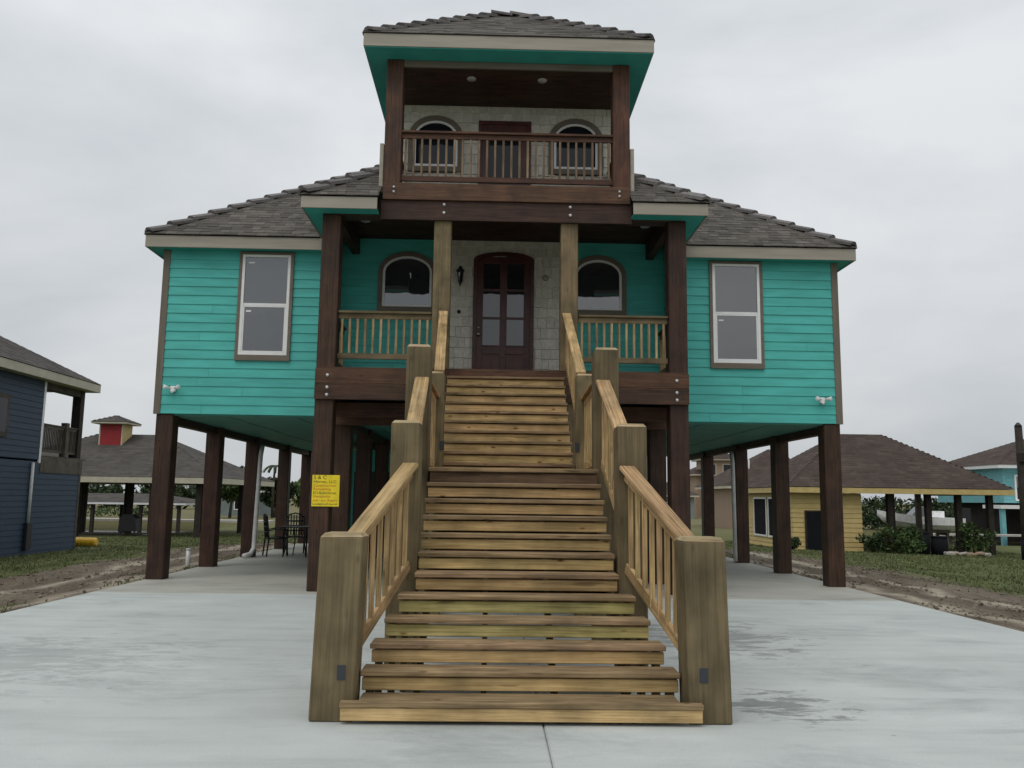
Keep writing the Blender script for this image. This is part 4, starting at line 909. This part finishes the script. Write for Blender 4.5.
dock = thing('dock', (33, 57.2, -.8), 'pale timber dock in front of the aqua house', 'dock')
for k in range(10): box('plank', dock, 'conccap', 27+k*1.1, 28.08+k*1.1, 56.3, 57.6, -.62, -.5, .005)
for x in (27.5, 30.5, 33.5, 36.5): box('pile', dock, 'greywood', x-.1, x+.1, 56.8, 57.0, -2.5, -.621, .01)

# ---------------------------------------------------------------- boats, buoy, pole, pots
def boat(loc, rz, s, label, name='motor_boat'):
    t = thing(name, loc, label, 'boat', 'white boats by the yellow boathouse'); Mx = Matrix.Translation(loc) @ Matrix.Rotation(rz, 4, 'Z') @ Matrix.Scale(s, 4); P = lambda x, y, z: Mx @ Vector((x, y, z))
    st = [(-2.2, .85, .0, .75), (-1, .95, -.05, .78), (.4, .92, -.02, .85), (1.5, .65, .15, .98), (2.2, .28, .45, 1.1), (2.55, .03, .85, 1.18)]
    vs, fs = [], []
    for (x, hw, zk, zt) in st:
        for (fy, fz) in ((-1, 1), (-.93, .45), (-.6, .15), (0, 0), (.6, .15), (.93, .45), (1, 1)): vs.append(P(x, hw*fy, zk+(zt-zk)*fz))
    for i in range(len(st)-1):
        for k in range(6): fs.append((i*7+k, i*7+k+1, (i+1)*7+k+1, (i+1)*7+k))
        fs.append((i*7+6, i*7, (i+1)*7, (i+1)*7+6))
    fs.append(tuple(range(7))); mesh('hull', t, 'boatwhite', vs, fs, loc)
    vs = [P(*p) for p in ((.0, -.6, .85), (.0, .6, .85), (.7, .55, .9), (.7, -.55, .9), (-.15, -.5, 1.4), (-.15, .5, 1.4), (.25, .45, 1.38), (.25, -.45, 1.38))]
    mesh('windscreen', t, 'glassdark', vs, [(0, 1, 2, 3), (4, 5, 6, 7), (0, 1, 5, 4), (1, 2, 6, 5), (2, 3, 7, 6), (3, 0, 4, 7)], loc)
    vs = [P(x, y, z) for x in (-2.75, -2.25) for y in (-.22, .22) for z in (.55, 1.35)]
    mesh('outboard_motor', t, 'black', vs, [(0, 1, 3, 2), (4, 5, 7, 6), (0, 1, 5, 4), (2, 3, 7, 6), (0, 2, 6, 4), (1, 3, 7, 5)], loc)
    tube('gear_leg', t, 'black', [P(-2.5, 0, .6), P(-2.45, 0, -.35)], [.12*s, .07*s], 8)
    tube('rub_rail', t, 'black', [P(x, -hw*1.01, zt-.03) for (x, hw, zk, zt) in st], .035*s, 6)
    vs = [P(x, y, z) for x in (-1.2, -.5) for y in (-.35, .35) for z in (.7, 1.15)]
    mesh('seat', t, 'boatwhite', vs, [(0, 1, 3, 2), (4, 5, 7, 6), (0, 1, 5, 4), (2, 3, 7, 6), (0, 2, 6, 4), (1, 3, 7, 5)], loc)
    return t
def cradle(x, y, z1, ln, label):
    t = thing('boat_cradle', (x, y, gz(x, y)), label, 'cradle'); zg = gz(x, y)
    for dy in (-.4, .4): box('bunk', t, 'greywood', x-ln/2, x+ln/2, y+dy-.07, y+dy+.07, z1-.14, z1)
    for dx in (-ln/2+.2, ln/2-.2):
        box('cross_beam', t, 'greywood', x+dx-.07, x+dx+.07, y-.6, y+.6, z1-.28, z1-.141)
        for dy in (-.5, .5): box('leg', t, 'greywood', x+dx-.06, x+dx+.06, y+dy-.06, y+dy+.06, zg-.1, z1-.281)
boat((23.1, 46.0, .05), R(172), .9, 'larger white motor boat with raised bow seen behind the boathouse posts')
cradle(23.1, 46.0, .09, 2.6, 'timber cradle under the larger white boat behind the boathouse')
boat((18.6, 45.9, .0), R(215), .5, 'small white boat behind the bushes near the yellow wall'); cradle(18.6, 45.9, .03, 1.6, 'low timber cradle under the small white boat')
by = thing('yellow_float', (-15.55, 33.2, gz(-15.55, 33.2)), 'yellow plastic float barrel lying on grass by blue house corner', 'float')
zb = gz(-15.55, 33.2)+.17
tube('barrel', by, 'yellowplastic', [(-16.0, 33.2, zb), (-15.95, 33.2, zb), (-15.2, 33.2, zb), (-15.15, 33.2, zb)], [.12, .17, .17, .12], 18, False)
for x in (-15.75, -15.4): tube('hoop', by, 'yellowplastic', [(x-.03, 33.2, zb), (x+.03, 33.2, zb)], .18, 18, False)
dkl = thing('canal_dock', (-19, 47, -.8), 'grey timber dock under the cupola pavilion at canal edge', 'dock')
for k in range(24): box('plank', dkl, 'greywood', -23.6+k*.2, -23.42+k*.2, 45.6, 47.6, -.72, -.66, .004)
bk = thing('covered_grill', (-18.7, 44.6, gz(-18.7, 44.6)), 'black covered grill standing under the left pavilion', 'grill'); z_ = gz(-18.7, 44.6)
prism('cover', bk, 'black', [(-19.15, z_+.25), (-18.25, z_+.25), (-18.3, z_+.9), (-18.5, z_+1.1), (-18.95, z_+1.1), (-19.1, z_+.9)], 'y', 44.3, 44.9)
for x in (-19.05, -18.35): box('leg', bk, 'black', x-.03, x+.03, 44.4, 44.46, z_-.02, z_+.251)
# dark mooring pole at the right edge
px_, py_ = 20.72, 33.2; pz = gz(px_, py_)
po = thing('timber_hoist_pole', (px_, py_, pz), 'tall dark timber pole with cross arm and black wrap at right edge', 'pole')
tube('pole', po, 'darkwood', [(px_, py_, pz-.3), (px_, py_, pz+2.5), (px_-.03, py_, 4.55)], [.17, .155, .135], 12)
tube('pole_cap', po, 'black', [(px_-.03, py_, 4.55), (px_-.03, py_, 4.62), (px_-.03, py_, 4.72)], [.14, .12, .04], 12)
tube('wrap', po, 'matdark', [(px_, py_, pz-.1), (px_, py_, pz+.78)], .2, 12); box('cross_arm', po, 'darkwood', px_-.3, px_+1.6, py_-.25, py_-.19, 3.15, 3.5); box('cross_arm', po, 'darkwood', px_+.1, px_+1.6, py_-.25, py_-.19, 4.0, 4.25)
tube('brace', po, 'darkwood', [(px_+1.3, py_, pz-.3), (px_+1.3, py_, 4.4)], .15, 10)
for k, (x, y, h, r, lb) in enumerate(((18.05, 36.2, .95, .36, 'tall black barrel planter beside the boathouse posts'), (18.75, 36.0, .8, .34, 'shorter black barrel beside the tall barrel planter'))):
    b_ = thing('barrel', (x, y, gz(x, y)), lb, 'barrel'); z = gz(x, y)-.05
    tube('drum', b_, 'matdark', [(x, y, z), (x, y, z+h*.5), (x, y, z+h)], [r*.9, r, r*.9], 16); tube('rim', b_, 'matdark', [(x, y, z+h-.03), (x, y, z+h+.03)], r*.95, 16)
rk = thing('rubble_pile', (19.6, 35.6, gz(19.6, 35.6)), 'low pile of pale rubble and boards on grass by boathouse', 'rubble')
for k in range(14):
    x, y = 19.6+random.uniform(-.9, .9), 35.6+random.uniform(-.3, .3); s = random.uniform(.1, .22); z = gz(x, y)
    board('chunk', rk, random.choice(('conccap', 'tan')), (x-s, y, z+random.uniform(.03, .14)), (x+s, y+random.uniform(-.2, .2), z+random.uniform(.03, .2)), s*1.2, s*.7, (0, 0, 1), .03)

# ---------------------------------------------------------------- vegetation
def leaves(vs, fs, c, rad, n, size, rnd, flat=1.0):
    for _ in range(n):
        while True:
            d = Vector((rnd.uniform(-1, 1), rnd.uniform(-1, 1), rnd.uniform(-1, 1)))
            if d.length < 1: break
        d = d*(.55+.45*d.length) if d.length > 0 else d
        p = Vector(c)+Vector((d.x*rad[0], d.y*rad[1], d.z*rad[2])); s = size*rnd.uniform(.6, 1.4)
        a = Vector((rnd.gauss(0, 1), rnd.gauss(0, 1), rnd.gauss(0, 1))).normalized(); b = a.cross(Vector((rnd.gauss(0, 1), rnd.gauss(0, 1), rnd.gauss(0, 1)))).normalized()
        k = len(vs); vs += [tuple(p-a*s), tuple(p+b*s*.45), tuple(p+a*s), tuple(p-b*s*.45)]; fs.append((k, k+1, k+2, k+3))
def bush(x, y, rx, h, n, size, m, label, seed, name='bush', group=None):
    rnd = random.Random(seed); z = gz(x, y); t = thing(name, (x, y, z), label, 'bush', group); vs, fs = [], []
    cl = [(x+rnd.uniform(-.7, .7)*rx, y+rnd.uniform(-.6, .6)*rx, z+h*rnd.uniform(.15, .85)) for _ in range(12)]
    for c in cl: leaves(vs, fs, c, (rx*.42, rx*.42, h*.26), n//12, size, rnd)
    soup('foliage', t, m, vs, fs)
    o_ = t.children[-1]
    for k in range(4): c = cl[k]; tube('stem', t, 'bark', [(x+(c[0]-x)*.15, y+(c[1]-y)*.15, z-.05), c], [.035, .012], 6)
    return t
bush(18.05-1.0, 35.9, .95, 1.15, 1500, .085, 'leafA', 'wide leafy bush before the boathouse boats', 5)
bush(15.95, 36.1, .6, .85, 800, .08, 'leafB', 'small dark bush at end of the yellow wall', 6)
bush(20.9, 37.2, .8, 1.35, 1100, .085, 'leafA', 'tall bush at the right end of the boathouse near the pole', 8)
bush(12.6, 36.5, .4, .55, 700, .06, 'leafB', 'low shrub at left foot of the yellow wall', 9)
def tree(x, y, h, r, n, size, m, label, seed, base=None, name='tree', cat='tree', group='trees beyond the lawn'):
    rnd = random.Random(seed); z = gz(x, y) if base is None else base
    t = thing(name, (x, y, z), label, cat, group); hb = h*.3
    tube('trunk', t, 'bark', [(x, y, z-.2), (x+.1, y, z+hb), (x+.05, y, z+h*.75)], [h*.03, h*.022, h*.008], 8)
    vs, fs = [], []
    for k in range(16):
        a = rnd.uniform(0, 6.28); q = rnd.uniform(.1, .8); zz = z+hb+(h-hb)*rnd.uniform(.05, .85); rr = r*(1-.5*abs((zz-z-hb)/(h-hb)-.4))
        c = (x+math.cos(a)*q*rr, y+math.sin(a)*q*rr, zz); leaves(vs, fs, c, (r*.36, r*.36, (h-hb)*.17), n//16, size, rnd)
        if k < 6: tube('limb', t, 'bark', [(x+.08, y, z+hb*.9+k*.03*h), c], [h*.012, h*.004], 6)
    soup('crown', t, m, vs, fs); return t
tree(-25.5, 84, 5.4, 2.7, 5200, .2, 'leafA', 'rounded green tree rising behind right end of the cupola pavilion', 11)
tree(-22.2, 88, 4.3, 2.2, 3800, .2, 'leafB', 'darker low tree right of the rounded green tree behind pavilion', 12)
tree(-20.3, 92, 4.4, 2.3, 4200, .2, 'leafC', 'pale green tree filling the gap between left house piles', 13)
tree(-16.8, 90, 3.8, 2.2, 3800, .2, 'leafA', 'low spreading tree near the patio set gap', 14)
tree(27.3, 96, 3.2, 1.7, 6500, .2, 'leafB', 'small dark tree in front of the tan brick house', 15)
# palm
pm = thing('palm_tree', (-21.9, 86, -.8), 'slim palm tree standing above the trees between left piles', 'palm tree', None)
tube('trunk', pm, 'bark', [(-21.9, 86, -.9), (-21.95, 86, 2.5), (-21.85, 86, 4.4)], [.16, .12, .1], 8)
for k in range(12):
    a = k*.5236+.2; vs, fs = [], []
    for j in range(7):
        q = j/6; p = Vector((-21.85+math.cos(a)*1.3*q, 86+math.sin(a)*1.3*q, 4.4+.5*q-1.2*q*q)); s = Vector((-math.sin(a), math.cos(a), 0))*.16*(1-.8*abs(q-.35)); vs += [tuple(p-s-Vector((0, 0, .08))), tuple(p), tuple(p+s-Vector((0, 0, .08)))]
    for j in range(6): fs += [(j*3, j*3+1, j*3+4, j*3+3), (j*3+1, j*3+2, j*3+5, j*3+4)]
    soup('frond', pm, 'leafB', vs, fs)
# scrub belts and the far wood: nobody could count these
def belt(name, label, segs, m, seed, size, dens):
    rnd = random.Random(seed); vs, fs = [], []
    for (x0, y0, x1, y1, h0, h1) in segs:
        Ln = math.hypot(x1-x0, y1-y0); n = int(Ln*dens)
        for k in range(n):
            q = rnd.random(); x, y = x0+(x1-x0)*q+rnd.gauss(0, .5), y0+(y1-y0)*q+rnd.gauss(0, 1.5)
            hh = h0+(h1-h0)*(.5+.5*noise.noise((x*.09, y*.09, seed)))*rnd.uniform(.75, 1.05); zb = -.85
            rr = rnd.uniform(.7, 1.5)*max(1, hh*.35)
            leaves(vs, fs, (x, y, zb+hh*.5), (rr, rr, hh*.5), 42, size, rnd)
    return tag(soup(name, None, m, vs, fs, 'stuff'), label, 'scrub')
belt('scrub', 'dark green scrub on the far bank behind the boathouse', [(21, 74, 60, 75, 1.7, 2.6)], 'leafB', 21, .17, 13)
belt('far_wood', 'low dark wood along the horizon', [(-190, 175, -10, 190, 3.6, 6.5), (-10, 200, 200, 185, 3, 5.0), (-120, 120, -42, 130, 2.0, 5.2)], 'leafB', 22, .55, 1.5)
belt('reeds', 'dull green reeds on the far canal bank', [(-110, 80, -33, 84, .6, 1.5)], 'leafA', 23, .16, 1.5)
# grass blades and dirt clods near the slab
rnd = random.Random(5); vs, fs = [], []
cnt = 0
while cnt < 90000:
    y = 10+38*rnd.random()**1.3; x = rnd.uniform(6.2, 24) if rnd.random() < .62 else -rnd.uniform(6.2, 19)
    e = abs(x)+1.3*noise.noise((x*.9, y*.9, 3))+.6*noise.noise((x*3, y*3, 5)); yk = y+3*noise.noise((x*.4, y*.4, 9))
    lim = 10.3 if yk < 31 else 0
    if e < lim:
        near = abs(abs(x)-6.5) < .35 and noise.noise((x*1.3, y*.7, 12)) > .18
        if not near and not (e > lim-1.2 and rnd.random() < .15): continue
    if x < -14.9 and y < 31.3: continue
    if 12.9 < x < 16.1 and 37 < y < 44.2: continue
    if noise.noise((x*.8, y*.8, 40))+.7*noise.noise((x*2.6, y*2.6, 41)) < rnd.uniform(-.5, .25): continue
    z = gz(x, y)
    if z < -1.5: continue
    h = rnd.uniform(.03, .08)*(1+.5*noise.noise((x, y, 20))); a = rnd.uniform(0, 6.28); wv = rnd.uniform(.006, .014)*(1+y*.03); lx, ly = rnd.gauss(0, .04), rnd.gauss(0, .04)
    k = len(vs); vs += [(x-math.cos(a)*wv, y-math.sin(a)*wv, z-.01), (x+math.cos(a)*wv, y+math.sin(a)*wv, z-.01), (x+lx, y+ly, z+h)]; fs.append((k, k+1, k+2)); cnt += 1
tag(soup('grass', None, 'grassblade', vs, fs, 'stuff'), 'short patchy grass beside the dirt strips', 'grass')
vs, fs = [], []
for _ in range(9000):
    y = rnd.uniform(7, 31); s_ = rnd.choice((-1, 1)); x = s_*(6.2+4.2*rnd.random())
    if abs(x) < 6.25: continue
    if noise.noise((x*.7, y*.5, 30)) < -.05 and rnd.random() < .8: continue
    z = gz(x, y); s = min(.045, .01*rnd.paretovariate(1.8)); k = len(vs); q = [Vector((1, 0, 0)), Vector((-1, 0, 0)), Vector((0, 1, 0)), Vector((0, -1, 0)), Vector((0, 0, .7)), Vector((0, 0, -.7))]
    rot = Matrix.Rotation(rnd.uniform(0, 6), 3, 'Z') @ Matrix.Rotation(rnd.uniform(0, 1), 3, 'X')
    vs += [tuple(Vector((x, y, z+s*.3))+rot @ v*s*rnd.uniform(.7, 1.3)) for v in q]; fs += [(k+a, k+b, k+c) for a, b, c in ((0, 2, 4), (2, 1, 4), (1, 3, 4), (3, 0, 4), (2, 0, 5), (1, 2, 5), (3, 1, 5), (0, 3, 5))]
tag(soup('dirt_clods', None, 'clod', vs, fs, 'stuff'), 'loose brown dirt clods on the graded strips', 'dirt')
